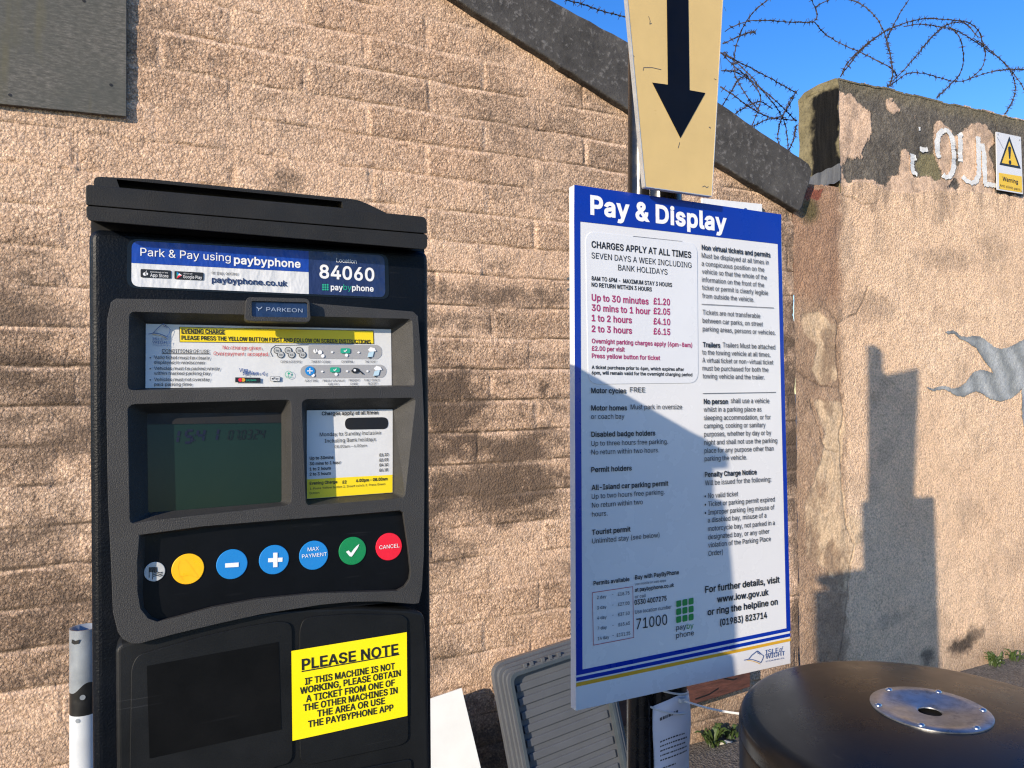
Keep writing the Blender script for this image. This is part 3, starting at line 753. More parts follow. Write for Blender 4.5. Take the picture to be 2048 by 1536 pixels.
blk = vnoise(bi*5.3+row*11.1, row*7.7, 55)      # per-block level and tone
blk2 = vnoise(bi*3.1+row*4.7+9, row*9.9, 56)
wv = .010*(fbm(X*30, Z*30, 12, 4, .65)-.5)
ez = np.minimum(fz*pitch-.004, (1-fz)*pitch-.010)+wv      # smooth mortar is smeared over the block's edges
ex = np.minimum(fx, 1-fx)*BL-.009+wv
shp = np.minimum(sstep(-.004, .005, ez), 1-(1-sstep(-.004, .005, ex))*.75)
pres = sstep(.40, .60, fbm(X*3.1+6, Z*4.4, 93, 4)+.35*(blk2-.5)+.25*(fbm(X*16, Z*16, 97, 3)-.5))
band_ = (1-shp)*(.12+.88*pres)                   # smooth smeared mortar
face = 1-band_
low = fz*pitch+.5*wv                             # height above the block's lower edge
line = np.exp(-((low-.003)/.0028)**2)*sstep(.38, .58, fbm(X*5+2, Z*7, 94, 4)+.25*(open_-.5))
rline = np.exp(-(((1-fx)*BL-.010+wv)/.003)**2)*sstep(.46, .62, fbm(X*6+22, Z*5, 95, 4))*(fz > .12)
joint = np.maximum(line, rline*.7)
jz, jx = line, rline
lump = fbm(X*14, Z*18, 21, 4)
ys = .0026*band_*(.5+.5*open_)+.0062*joint-.005*(blk-.5)-.007*(lump-.5)-.004*(fbm(X*48, Z*52, 3, 3)-.5)*(.4+.6*face)
# dirt: horizontal soot bands, splashes at the foot
band = fbm(X*.55+8, Z*3.4, 41, 4)
patch = fbm(X*2.6, Z*4.4, 63, 5)
fine = fbm(X*22, Z*30, 71, 4, .7)
zc = Z
hgt = np.exp(-((zc-1.35)/.55)**2)
soot = sstep(.42, .74, .45*band+.30*patch+.30*fine+.12*hgt-.03)*(.35+.65*hgt)
bsoft = vnoise(bi*5.3+row*11.1+.0*X, row*7.7, 55)
soot *= .78+.30*bsoft
rowf = (Zw-z0)/pitch+.35*(patch-.5)*2
rowsoot = vnoise(X*1.1+3, rowf, 19)
rr0 = vnoise(row*7.3+.5+np.floor(X*.9+row*.37)*3.1, row*3.3+.5, 29)
soot = soot*(.6+.8*sstep(.35, .75, rowsoot))*(.55+.9*sstep(.3, .65, fbm(X*6, Z*9, 23, 4)))
def blob(px, py, rx, ry, amp):
    c = W.at(px, py); e = W.at(px+rx, py)[0]-c[0]; f = c[1]-W.at(px, py+ry)[1]
    e *= 1.35; dd = ((X-c[0])/e)**2+((Z-c[1])/f)**2
    return amp*np.exp(-dd*1.2)*(.35+1.3*fine)*(.5+.9*patch)
for b in [(800, 262, 55, 22, .8), (590, 355, 110, 25, .5), (470, 350, 70, 22, .4), (1000, 588, 135, 28, .9), (1085, 648, 80, 24, .85), (930, 634, 70, 9, .8),
          (1040, 714, 110, 18, .85), (1120, 700, 40, 30, .6), (990, 893, 140, 26, .95), (900, 912, 60, 14, .7), (1000, 1082, 95, 20, .85), (930, 1108, 70, 9, .8), (1085, 1160, 60, 10, .8), (1000, 1002, 90, 7, .6), (70, 620, 110, 60, .85),
          (60, 725, 130, 34, .85), (80, 505, 110, 34, .5), (90, 970, 60, 10, .7), (60, 1130, 110, 34, .6), (120, 800, 80, 22, .65), (70, 868, 90, 20, .55), (1230, 310, 80, 26, .5),
          (60, 1390, 120, 45, .7), (1000, 1400, 170, 70, .5), (110, 1480, 120, 60, .8), (900, 1330, 90, 26, .55), (520, 30, 60, 14, .5), (700, 120, 110, 16, .45), (470, 500, 400, 50, .4),
          (1480, 440, 90, 16, .5), (1420, 480, 60, 12, .4), (640, 60, 50, 18, .4), (1180, 520, 60, 20, .5)]:
    soot = np.maximum(soot, np.minimum(.95*blob(*b)*(.55+.6*rr0)*(.45+.55*face)*(.75+.5*(1-fz)), .95))
soot = np.clip(.60*soot+.80*jz*(.35+.85*fine)*(.55+.6*hgt)+.40*jx*fine+.30*sstep(.38, .62, patch)*(.4+.6*face)*(.5+fine)+.22*sstep(.5, .7, fbm(X*1.7, Z*5.5, 47, 5))*(.3+fine), 0, .95)
foot = (1-sstep(.05, .45, zc+.2*(patch-.5)))
tone = fbm(X*1.3, Z*1.7, 15, 4)
pa = np.array([.70, .475, .320]); pb = np.array([.84, .61, .430])
col = pa[None, None]*(1-tone[..., None])+pb[None, None]*tone[..., None]
col = col*(.95+.10*blk[..., None])*(.84+.30*fine[..., None])
pale = sstep(.45, .65, fbm(X*3+40, Z*6, 44, 4))*.35+.38*band_
col = col*(1-.30*pale[..., None])+np.array([.76, .62, .48])*.30*pale[..., None]
dk = np.array([.085, .060, .043])
# soot goes to the shader as its own layer
ft = (foot*.55)[..., None]
col = col*(1-ft)+np.array([.19, .135, .09])*ft
# weathered, unpainted strip at the right corner
cor = sstep(XC-.16, XC-.02, X+.10*(fbm(X*7, Z*3.3, 52, 4)-.5))
cs = (cor*sstep(.3, .6, fbm(X*9, Z*5, 57, 4)))[..., None]*.8
col = col*(1-cs)+np.array([.17, .12, .085])*cs
ys = ys+.012*cor*(fbm(X*11, Z*7, 58, 4)-.4)
grain = np.clip((.66+.62*blk2)*(.75+.5*pres)*(1-.66*band_), .15, 1.4)
vz = verge_z(xs)[None, :]
keep = (Z < vz+.10)
grid_mesh('wall', xs, zs, ys, col, grain, keep, MT['blockwall'], GB, soot)
# rest of the building: side, back and roof
m = MB()
zr = verge_z(XC)
m.add([(XC-.002, .02, 0), (XC-.002, 6, 0), (XC-.002, 6, zr), (XC-.002, .02, zr)], [(0, 1, 2, 3)])
m.build('side_wall', MT['brickwork'], GB)
ap = (-1.6, verge_z(-1.6))
m = MB()
m.prism([(ap[0], ap[1]+.06), (XC+.05, verge_z(XC+.05)+.06), (XC+.05, verge_z(XC+.05)+.12), (ap[0], ap[1]+.12)], .06, 6)
m.build('roof', MT['concrete'], GB)
# concrete verge plank standing proud of the wall
m = MB()
tl = W.at(1078, 0); slt = (vt[2][1]-vt[0][1])/(vt[2][0]-vt[0][0])
L0 = -1.6
out = [(L0, vb[2][1]+(L0-vb[2][0])*sl), vb[0], vb[1], vb[2], (vb[2][0]+.02, vb[2][1]+.02), (vt[2][0]+.02, vt[2][1]-.03), vt[2], vt[1], vt[0], (L0, vt[2][1]+(L0-vt[2][0])*slt)]
# subdivide to let the edge wander
def wander(pts, step, amp, seed):
    rnd = random.Random(seed); o = []
    for i, p in enumerate(pts):
        q = pts[(i+1) % len(pts)]; d = math.hypot(q[0]-p[0], q[1]-p[1]); k = max(1, int(d/step))
        for j in range(k):
            t = j/k
            a = 0 if j == 0 else amp
            o.append((p[0]+(q[0]-p[0])*t+rnd.uniform(-a, a), p[1]+(q[1]-p[1])*t+rnd.uniform(-a, a)))
    return o
m.prism(wander(out, .05, .0025, 3), -.035, .06)
m.build('verge', MT['concrete'], GB, bevel=.006)

# ------------------------------------------------------------------ boundary wall
BW = empty('boundary_wall', (XC, WALL, 0), 'rendered boundary wall with flaking grey top carrying painted letters and barbed wire', 'wall')
def wl(px, py):
    q = W.at(px, py); return (q[0]-XC, q[1])
st = .0045
xe = W.at(1677, 250)[0]-XC          # left end of the raised top
xs = np.arange(0, 4.2, st)
ztop0 = wl(1677, 156)[1]; ztop1 = wl(2048, 240)[1]; xr = wl(2048, 240)[0]
zsh = wl(1650, 372)[1]              # shoulder height at the building's corner
zs = np.arange(-.02, ztop0+.03, st)
X, Z = np.meshgrid(xs, zs)
ZT = ztop0+(ztop1-ztop0)*(X-xe)/(xr-xe)+.010*(fbm(X*9, X*0+2, 6, 4)-.5)*2
lump = fbm(X*15, Z*15, 121, 4)
fine = fbm(X*30, Z*30, 171, 4, .65)
big = fbm(X*2.2, Z*2.4, 133, 5)
jag = .022*(fbm(X*26, Z*26, 140, 5, .7)-.5)
JX, JZ = X+jag*2, Z+.044*(fbm(X*26+50, Z*26, 141, 5, .7)-.5)
z2 = lambda pts: [wl(1560+a/4.197, 140+b/4.197) for a, b in pts]
band_lo = z2([(430, 930), (540, 960), (640, 915), (760, 925), (890, 985), (1000, 1010), (1180, 1010), (1300, 985), (1380, 1000), (1560, 1000), (1700, 1010), (1800, 1020), (2048, 1060), (2600, 1150), (4500, 1500)])
blx = np.array([p[0] for p in band_lo]); blz = np.array([p[1] for p in band_lo])
lowline = np.interp(JX, blx, blz)
cement = (JZ > lowline).astype(float)
patches = [z2(q) for q in (
    [(470, 180), (580, 200), (640, 240), (700, 290), (760, 350), (782, 470), (750, 560), (715, 620), (690, 700), (712, 745), (640, 730), (560, 745), (535, 830), (545, 920), (600, 1000), (430, 1000), (440, 600)],
    [(930, 222), (995, 272), (1000, 342), (955, 386), (880, 316)],
    [(1290, 500), (1320, 400), (1345, 430), (1440, 480), (1470, 560), (1475, 900), (1400, 990), (1380, 1100), (1180, 1100), (900, 1000), (930, 930), (990, 840), (1030, 680), (1085, 690), (1090, 850), (1170, 900), (1180, 720), (1290, 720)],
    [(1478, 545), (1570, 470), (1600, 445), (1720, 440), (1790, 540), (1805, 600), (1770, 640), (1740, 700), (1790, 800), (1810, 960), (1800, 1080), (1560, 1080), (1480, 930), (1500, 800)],
    [(1110, 380), (1125, 368), (1142, 410), (1112, 415)], [(1100, 240), (1130, 260), (1128, 310), (1112, 290)])]
for q in patches:
    cement[inside(JX, JZ, q)] = 0
olive = inside(JX, JZ, z2([(1175, 700), (1285, 705), (1350, 850), (1345, 920), (1180, 905), (1150, 800)])).astype(float)
cement[olive > 0] = 1
more = (fbm(X*9+7, Z*9, 188, 5, .6) > .685) & (JX > wl(2060, 300)[0])
cement[more] = 0
# soften by one ring so the paint edge is not a staircase
def soft(a, k=1):
    for _ in range(k):
        b = a.copy()
        b[1:] += a[:-1]; b[:-1] += a[1:]; b[:, 1:] += a[:, :-1]; b[:, :-1] += a[:, 1:]
        a = b/5
    return a
pass
cement = soft(cement, 26)
rag = .55*(fbm(X*55, Z*55, 143, 4, .7)-.5)+.9*(fbm(X*17, Z*17, 144, 5, .65)-.5)+.25*(fbm(X*160, Z*160, 145, 2)-.5)
cement = sstep(.47, .53, cement+rag*1.1); olive = soft(olive, 3)
# paint colours
t = big[..., None]
col = np.array([.84, .58, .38])*(1-t)+np.array([.94, .70, .485])*t
col = col*(.86+.28*fine[..., None])
# vertical weather streaks below the band and grey bloom
strk = (.55*fbm(X*24, Z*6, 150, 5, .65)+.45*fbm(X*7, Z*5, 151, 4))*(.35+.65*sstep(lowline-.40, lowline-.05, Z))
dirt = np.clip(sstep(.44, .66, strk)*(.2+.9*fine), 0, .6)
dirt = np.maximum(.8*dirt, .7*sstep(.53, .72, fbm(X*5, Z*6, 158, 5, .6))*.35*fine*1.6)
col = col*(1-dirt[..., None])+np.array([.12, .09, .07])*dirt[..., None]
# smooth paint inside the flaked band is pinker
smooth_p = (Z > lowline-.01)*(1-cement)
scuff = sstep(.45, .66, fbm(X*13, Z*13, 147, 5, .65))*smooth_p*.7
col = col*(1-scuff[..., None])+np.array([.22, .17, .12])*scuff[..., None]
k = (smooth_p*.45)[..., None]
col = col*(1-k)+np.array([.56, .40, .30])*k*(.7+.5*fine[..., None])
# the corner: bare, stained render with cream repair
c1 = wl(1690, 700)[0]
cz = sstep(c1+.02, c1-.05, X+jag*3)*(Z < zsh+.02)
cn = fbm(X*8, Z*5, 164, 5, .6)
ccol = np.array([.58, .40, .265])*(1-cn[..., None])+np.array([.24, .155, .10])*cn[..., None]
ccol = ccol*(.75+.5*fine[..., None])
redd = sstep(wl(1660, 620)[1]-.02, wl(1660, 600)[1]+.05, Z)[..., None]
ccol = ccol*(1-.45*redd)+np.array([.36, .19, .115])*.45*redd
col = col*(1-cz[..., None])+ccol*cz[..., None]
cre = np.zeros_like(X)
for q in ([(1600, 628), (1634, 622), (1655, 640), (1674, 655), (1668, 690), (1674, 760), (1640, 770), (1622, 742), (1636, 700), (1605, 660)],
          [(1626, 800), (1686, 806), (1689, 860), (1682, 930), (1690, 1050), (1708, 1090), (1694, 1190), (1640, 1130), (1612, 1120), (1610, 1000), (1640, 930), (1650, 860)],
          [(1695, 1030), (1722, 1035), (1724, 1080), (1706, 1092), (1694, 1060)]):
    cre[inside(JX, JZ, [wl(*p) for p in q])] = 1
cre = soft(cre, 14)
cre = sstep(.3, .75, cre+.5*(fbm(X*30, Z*30, 201, 4, .6)-.5))*(.45+.7*fbm(X*6, Z*6, 203, 4))
cc = np.array([.72, .54, .345])*(.82+.34*fine[..., None])
cdk = sstep(.5, .66, fbm(X*10, Z*6+9, 168, 5, .6))[..., None]*.7
cc = cc*(1-cdk)+np.array([.19, .12, .075])*cdk
col = col*(1-cre[..., None]*.85)+cc*cre[..., None]*.85
# exposed cement
cem = fbm(X*8, Z*8, 181, 5, .65)[..., None]
cemf = fbm(X*60, Z*60, 182, 3, .6)[..., None]
ce = np.array([.058, .052, .045])*(1-cem)+np.array([.155, .138, .112])*cem
ce = ce*(.72+1.15*cemf)
lich = sstep(ZT-.09, ZT-.005, Z+.03*(lump-.5))[..., None]*.75
ce = ce*(1-lich)+np.array([.20, .175, .11])*lich*(.6+.8*cemf)
ce = ce*(1-olive[..., None])+np.array([.22, .195, .105])*olive[..., None]
col = col*(1-cement[..., None])+ce*cement[..., None]
# brick showing at the shoulder and moss under it
bq = inside(JX, JZ, [wl(1593, 375), wl(1648, 378), wl(1640, 398), wl(1590, 400)])
mq = sstep(.9, .3, np.hypot((X-wl(1618, 420)[0])/.10, (Z-wl(1618, 418)[1])/.10)+.6*(cn-.5))
col = col*(1-.9*mq[..., None])+(np.array([.13, .085, .05])*(1-cem)+np.array([.11, .12, .03])*cem)*.8*mq[..., None]
col[bq] = np.array([.27, .09, .055])
# dark blots low on the wall, cracks
def blot(px, py, rx, ry, amp, c):
    global col
    q = wl(px, py); e = wl(px+rx, py)[0]-q[0]; f = q[1]-wl(px, py+ry)[1]
    a = (amp*sstep(1.15, .35, np.hypot((X-q[0])/e, (Z-q[1])/f)+.8*(fine-.5)))[..., None]
    col = col*(1-a)+np.array(c)*a
blot(1925, 1292, 30, 22, .95, (.045, .035, .028)); blot(1950, 1268, 22, 24, .75, (.05, .04, .03)); blot(1856, 1312, 16, 22, .75, (.06, .055, .045))
blot(1745, 610, 60, 30, .25, (.15, .11, .09)); blot(1780, 1240, 40, 20, .3, (.12, .10, .085)); blot(1690, 480, 30, 60, .3, (.2, .15, .12)); blot(1890, 520, 70, 30, .3, (.16, .12, .09)); blot(1990, 500, 40, 40, .3, (.16, .12, .09))
cracks = [[(1640, 612), (1662, 624), (1676, 648), (1700, 632), (1715, 628), (1728, 600), (1736, 575)], [(1676, 648), (1672, 690), (1678, 770), (1688, 826), (1678, 870), (1682, 930), (1684, 1000), (1690, 1050), (1707, 1090), (1698, 1130), (1693, 1200), (1688, 1260), (1676, 1320)],
          [(1582, 735), (1612, 756), (1640, 772), (1674, 775)], [(1620, 800), (1650, 900), (1676, 905)], [(1688, 390), (1705, 395), (1725, 408), (1752, 408), (1758, 398)], [(1585, 560), (1582, 640), (1586, 700), (1580, 760)], [(1670, 250), (1668, 330), (1677, 368)],
          [(1983, 190), (1986, 225), (1996, 262)]]
crk = np.zeros_like(X)
for q in cracks:
    d = polydist(X+jag*.8, Z+jag*.8, [wl(*p) for p in q])
    crk = np.maximum(crk, (1-sstep(.0015, .0075, d))*(.35+.9*fbm(X*18, Z*18, 199, 3)))
crk = np.clip(crk, 0, 1)
col = col*(1-.55*crk[..., None])+np.array([.09, .065, .048])*.55*crk[..., None]
foot = (1-sstep(.0, .22, Z+.12*(big-.5)))*.5
col = col*(1-foot[..., None])+np.array([.16, .12, .09])*foot[..., None]
ys = -.007*(lump-.5)-.012*(big-.5)+.004*cement-.002*cre+.0035*crk+.004*cz*(cn-.5)*3-.006*soft(cement*(fbm(X*40, Z*40, 190, 4, .6)-.5))
edge = np.clip(np.minimum(np.where(Z > zsh, X-xe, 1.), ZT-Z)/.05, 0, 1)
ys = ys*(.15+.85*edge)
BWX, BWZ, BWY = xs, zs, ys
grain = np.clip(1.0-.75*smooth_p-.35*cement-.65*cre-.2*cz, .12, 1.2)
keep = (Z < ZT) & ((X > xe-.001) | (Z < zsh+.012*(fbm(X*20, Z*0, 9, 3)-.5)))
grid_mesh('wall', xs, zs, ys, col, grain, keep, MT['render'], BW)
# core of the raised top: end face, coping surface and back
TH = .225
def end_face():
    n1 = 40; n2 = 110
    zt = ztop0-.012; zb = zsh-.02
    m = MB(); vs = []; cs = []
    for i in range(n2+1):
        for j in range(n1+1):
            y = -.004+(TH+.016)*j/n1; z = zb+(zt-zb)*i/n2
            if i == n2:
                z = float(np.interp(xe, BWX, ZT[0]))+float(np.interp(y, (-.004, .012, .11, .2, TH+.012), (-.010, .004, .012, .004, -.02)))
            vs.append((xe-.001+(.003*math.sin(z*40+y*30) if i < n2-2 else 0), y, z))
    fs = [(i*(n1+1)+j, (i+1)*(n1+1)+j, (i+1)*(n1+1)+j+1, i*(n1+1)+j+1) for i in range(n2) for j in range(n1)]
    m.add(vs, fs)
    # coping
    k = 260
    v2 = []; f2 = []
    for i in range(k+1):
        x = xe+(4.2-xe)*i/k; z = float(np.interp(x, BWX, ZT[0]))
        for y, dz in ((-.001, -.008), (.012, .004), (.11, .012), (.2, .004), (TH+.01, -.02), (TH+.01, -3.)):
            v2.append((x, y, z+dz))
    f2 = [(i*6+j, (i+1)*6+j, (i+1)*6+j+1, i*6+j+1) for i in range(k) for j in range(5)]
    m.add(v2, f2)
    return m.build('coping', MT['pier'], BW)
def pier_mat():
    mm, n, l, p = new_mat('tarred end and lichened coping')
    tc = n.new('ShaderNodeTexCoord'); sx = n.new('ShaderNodeSeparateXYZ'); l.new(tc.outputs['Object'], sx.inputs[0])
    v = tc.outputs['Object']
    a = noise(n, l, v, 10, 5, .65)
    lich = ramp(n, l, a, [(.3, (.12, .105, .06)), (.7, (.25, .215, .125))])
    f = noise(n, l, v, 70, 4, .7)
    lich = mixc(n, l, ramp(n, l, f, [(.5, (0, 0, 0)), (.7, (.7, .7, .7))]), lich, (.06, .055, .04))
    tar = ramp(n, l, noise(n, l, vec(n, l, (1, 14, 1)), 6, 4, .6), [(.3, (.004, .0042, .0044)), (.7, (.013, .0125, .0115))])
    # tar brushed on the middle of the end face only
    def rng(sock, lo0, lo1, hi0, hi1):
        w1 = n.new('ShaderNodeMapRange'); w1.interpolation_type = 'SMOOTHSTEP'; l.new(sock, w1.inputs[0]); w1.inputs[1].default_value = lo0; w1.inputs[2].default_value = lo1
        w2 = n.new('ShaderNodeMapRange'); w2.interpolation_type = 'SMOOTHSTEP'; l.new(sock, w2.inputs[0]); w2.inputs[1].default_value = hi0; w2.inputs[2].default_value = hi1
        w2.inputs[3].default_value = 1; w2.inputs[4].default_value = 0
        q = n.new('ShaderNodeMath'); q.operation = 'MULTIPLY'; l.new(w1.outputs[0], q.inputs[0]); l.new(w2.outputs[0], q.inputs[1])
        return q.outputs[0]
    wob = n.new('ShaderNodeVectorMath'); wob.operation = 'MULTIPLY_ADD'
    nn = n.new('ShaderNodeTexNoise'); nn.inputs['Scale'].default_value = 14; nn.inputs['Detail'].default_value = 4; l.new(v, nn.inputs['Vector'])
    l.new(nn.outputs['Color'], wob.inputs[0]); wob.inputs[1].default_value = (.07, .09, .11); l.new(v, wob.inputs[2])
    sw = n.new('ShaderNodeSeparateXYZ'); l.new(wob.outputs[0], sw.inputs[0])
    ky = rng(sw.outputs['Y'], .03, .055, .185, .215)
    kz = rng(sw.outputs['Z'], zsh+.125, zsh+.16, ztop0+.01, ztop0+.04)
    kx = rng(sx.outputs['X'], xe-.1, xe-.09, xe+.03, xe+.04)
    q1 = n.new('ShaderNodeMath'); q1.operation = 'MULTIPLY'; l.new(ky, q1.inputs[0]); l.new(kz, q1.inputs[1])
    q2 = n.new('ShaderNodeMath'); q2.operation = 'MULTIPLY'; l.new(q1.outputs[0], q2.inputs[0]); l.new(kx, q2.inputs[1])
    l.new(mixc(n, l, q2.outputs[0], lich, tar), p.inputs['Base Color'])
    p.inputs['Roughness'].default_value = .85
    p.inputs['Specular IOR Level'].default_value = .12
    l.new(bump(n, l, f, .7, .006), p.inputs['Normal'])
    return mm
MT['pier'] = pier_mat()
end_face()
# shoulder: top of the low part beside the building, brick end and lead flashing
m = MB()
m.box((-.0, .004, zsh-.4), (xe+.01, TH, zsh-.004))
m.build('shoulder', MT['brick'], BW, bevel=.006)
m = MB()
fl = [(xe-.004, zsh+.005), (xe-.004, zsh+.105), ]
vs = []
nn = 14
for i in range(nn+1):
    y = -.012+(TH+.01)*i/nn
    wv = .004*math.sin(i*1.7)
    vs += [(xe-.006+wv*.6, y, zsh+.115+wv-.02*(i/nn)), (xe-.010+wv, y, zsh+.035+wv), (xe-.05-.01*math.sin(i), y, zsh+.012+wv)]
m.add(vs, [(i*3+j, i*3+j+1, i*3+j+4, i*3+j+3) for i in range(nn) for j in range(2)])
m.build('flashing', MT['lead'], BW, smooth=50)
# painted letters, worn: short brush strokes that stop where paint flaked
def surf(x, z):
    i = min(max(int((x-BWX[0])/(BWX[1]-BWX[0])), 0), len(BWX)-2); j = min(max(int((z-BWZ[0])/(BWZ[1]-BWZ[0])), 0), len(BWZ)-2)
    return float(BWY[j:j+2, i:i+2].min())
def stroke(mb, pts, wd, dep):
    """a brushed line with uneven edges standing 1 mm on the render"""
    P = [Vector(p) for p in pts]
    # resample
    q = []
    for a, b in zip(P, P[1:]):
        k = max(1, int((b-a).length/.006))
        q += [a.lerp(b, j/k) for j in range(k)]
    q.append(P[-1])
    rnd = random.Random(len(q)*7+int(abs(q[0].x)*1000))
    L = []; R = []
    for i, p in enumerate(q):
        d = (q[min(i+2, len(q)-1)]-q[max(i-2, 0)]).normalized(); nv = Vector((-d.y, d.x))
        q_ = Vector((nv.x*wd*1.12, nv.y*wd*.68))
        L.append(p+q_*1.08+nv*rnd.uniform(-.004, .003)); R.append(p-q_*1.08-nv*rnd.uniform(-.004, .003))
    dd = dep*.1-.0034
    vs = [(a.x, surf(a.x, a.y)+dd, a.y) for a in L]+[(a.x, surf(a.x, a.y)+dd, a.y) for a in R]
    k = len(q)
    mb.add(vs, [(i, i+1, k+i+1, k+i) for i in range(k-1)])
m = MB()
Z2 = lambda pts: [Vector(p) for p in z2(pts)]
oo = [(1328, 735), (1314, 690), (1308, 650), (1310, 600), (1325, 545), (1355, 515), (1395, 510), (1425, 540), (1445, 600), (1452, 700), (1452, 800), (1440, 860), (1415, 895), (1385, 905), (1362, 880)]
stroke(m, Z2(oo), .017, -.0135)
stroke(m, Z2([(1310, 600), (1312, 690), (1330, 740)]), .013, -.0137)
stroke(m, Z2([(1500, 545), (1505, 620), (1508, 700), (1512, 768)]), .016, -.0135)
stroke(m, Z2([(1485, 560), (1525, 540)]), .013, -.0137)
stroke(m, Z2([(1525, 895), (1560, 935), (1600, 950), (1635, 935), (1655, 890), (1660, 800), (1658, 700), (1655, 560)]), .017, -.0135)
stroke(m, Z2([(1690, 620), (1705, 720), (1708, 830), (1712, 960)]), .016, -.0137)
stroke(m, Z2([(1700, 960), (1760, 965), (1806, 972)]), .017, -.0135)
stroke(m, Z2([(1105, 705), (1108, 790), (1112, 860), (1150, 878)]), .015, -.0135)
stroke(m, Z2([(1170, 665), (1205, 672), (1238, 668)]), .017, -.0135)
stroke(m, Z2([(1125, 715), (1135, 760)]), .009, -.0137)
stroke(m, Z2([(1168, 480), (1170, 510)]), .006, -.0135)
m.build('lettering', mat('worn white wall paint', (.68, .68, .66), .7, .12, 60, .5, 140, .003), BW)
# mural: two curling grey ribbons and part of a rounded body
zm = lambda pts: [wl(1500+a/3.34, 440+b/3.34) for a, b in pts]
up_t = zm([(1288, 752), (1320, 745), (1350, 741), (1375, 752), (1395, 778), (1440, 786), (1480, 776), (1530, 780), (1575, 812), (1620, 848), (1660, 864), (1710, 858), (1770, 830), (1830, 795), (1900, 750), (2000, 720), (2060, 800), (2060, 1300), (1900, 1500), (1840, 1500), (1812, 1320), (1806, 1130), (1790, 1152), (1740, 1195),
           (1660, 1215), (1600, 1200), (1545, 1162), (1500, 1148), (1460, 1158), (1420, 1182), (1370, 1178), (1325, 1148), (1285, 1130), (1240, 1140), (1210, 1146), (1180, 1126), (1176, 1118), (1210, 1132), (1250, 1116), (1300, 1112), (1350, 1128), (1395, 1116), (1435, 1085), (1480, 1022), (1530, 1002), (1580, 1010), (1618, 1030), (1600, 990), (1550, 930), (1500, 855), (1440, 818), (1390, 795), (1355, 762), (1310, 762)])
gx = np.arange(min(p[0] for p in up_t)-.01, 2.2, .004); gz = np.arange(min(p[1] for p in up_t)-.01, max(p[1] for p in up_t)+.01, .004)
MX, MZ = np.meshgrid(gx, gz)
jx = .006*(fbm(MX*60, MZ*60, 300, 3)-.5); 
kp = inside(MX+jx, MZ+jx, up_t)
cl = up_t+[up_t[0]]
dd = polydist(MX, MZ, cl)
base = np.array([.25, .265, .265]); hi = np.array([.50, .52, .52]); lo = np.array([.10, .115, .125])
a = fbm(MX*6, MZ*9, 310, 4)
sw = np.sin(MX*38+MZ*24+3*a)*.5+.5
mc = base*(1-sw[..., None]*.65)+hi*(sw*.65)[..., None]
ed = (np.clip(1-dd/.022, 0, 1)*.55*sstep(.35, .6, fbm(MX*7+5, MZ*7, 320, 3)))[..., None]
mc = mc*(1-ed)+lo*ed
tp = np.clip(1-(MX-gx[0])/.11, 0, 1)[..., None]*.7
mc = mc*(1-tp)+lo*tp*1.3
mc = mc*(.8+.4*fbm(MX*90, MZ*90, 330, 3)[..., None])
lumpm = fbm((MX)*15, MZ*15, 121, 4); bigm = fbm(MX*2.2, MZ*2.4, 133, 5)
grid_mesh('mural', gx, gz, -.007*(lumpm-.5)-.012*(bigm-.5)-.0035, mc, np.ones_like(MX), kp, MT['mural'], BW)

# ------------------------------------------------------------------ things fixed to the walls
# weathered board, top left
e = empty('weathered_board', (W.at(-60, 0)[0], WALL-.03, W.at(0, 215)[1]), 'grey-green weathered plywood board fixed high on the block wall at left', 'board')
BF = Frame((e.location.x, WALL-.017, e.location.z))
m = MB()
q = [BF.at(-420, 165), BF.at(253, 233), BF.at(254, -400), BF.at(-420, -480)]
m.prism(q, 0, .010)
e.matrix_world = BF.M
m.build('panel', MT['board'], e, bevel=.0015)
for px, py in ((222, 170), (168, 2), (20, 190)):
    m = MB(); c = BF.at(px, py)
    m.add([(c[0]+.0045*math.cos(k*PI/5), -.0008, c[1]+.0045*math.sin(k*PI/5)) for k in range(10)], [tuple(range(10))])
    m.build('screw_hole', MT['dark'], e)
for px, py in ((-200, -300), (200, -300), (200, 160), (-200, 100)):
    m = MB(); c = BF.at(px, py); m.box((c[0]-.03, .0105, c[1]-.03), (c[0]+.03, .018, c[1]+.03))
    m.build('batten', MT['board'], e)

# white notice mostly hidden behind the big sign
NF = Frame((W.at(1465, 430)[0], WALL-.022, W.at(1465, 500)[1]))
e = empty('wall_notice', NF.M, 'plain white notice board on the wall behind the top corner of the tariff sign', 'notice')
m = MB(); m.prism([NF.at(1405, 396), NF.at(1524, 408), NF.at(1530, 560), NF.at(1407, 570)], 0, .012)
m.build('panel', mat('notice white', (.72, .73, .73), .5, .06, 20), e, bevel=.001)
m = MB(); c = NF.at(1491, 421); m.add([(c[0]+.011*math.cos(k*PI/8), -.001, c[1]+.011*math.sin(k*PI/8)) for k in range(16)], [tuple(range(16))])
m.build('mark', MT['inkblue'], e)

# warning sign
WF = Frame((W.at(2018, 320)[0], WALL-.018, W.at(2018, 380)[1]), roll=math.radians(-1.2))
e = empty('warning_sign', WF.M, 'small white and yellow warning sign with black triangle on the boundary wall', 'sign')
zz = lambda a, b: WF.at(1560+a/4.197, 140+b/4.197)
m = MB(); m.prism(rounded([zz(1813, 518), zz(2022, 562), zz(2040, 1042), zz(1822, 1005)], .004), 0, .003)
m.build('panel', MT['signwhite'], e)
P = Print(WF, -.0008, [MT['ink'], MT['warnyellow']]); P.zoom(4.197, 1560, 140)
P.poly([(1838, 862), (2030, 893), (2035, 1030), (1840, 998)], 1)
P.poly([(1925, 555), (2022, 830), (1842, 795)], 0, .004)
P.dep = -.0014
P.poly([(1926, 598), (2000, 806), (1862, 780)], 1, .002)
P.dep = -.0020
P.poly([(1914, 648), (1926, 640), (1940, 650), (1934, 745), (1923, 744)], 0)
P.disc(1931, 775, 11, 0)
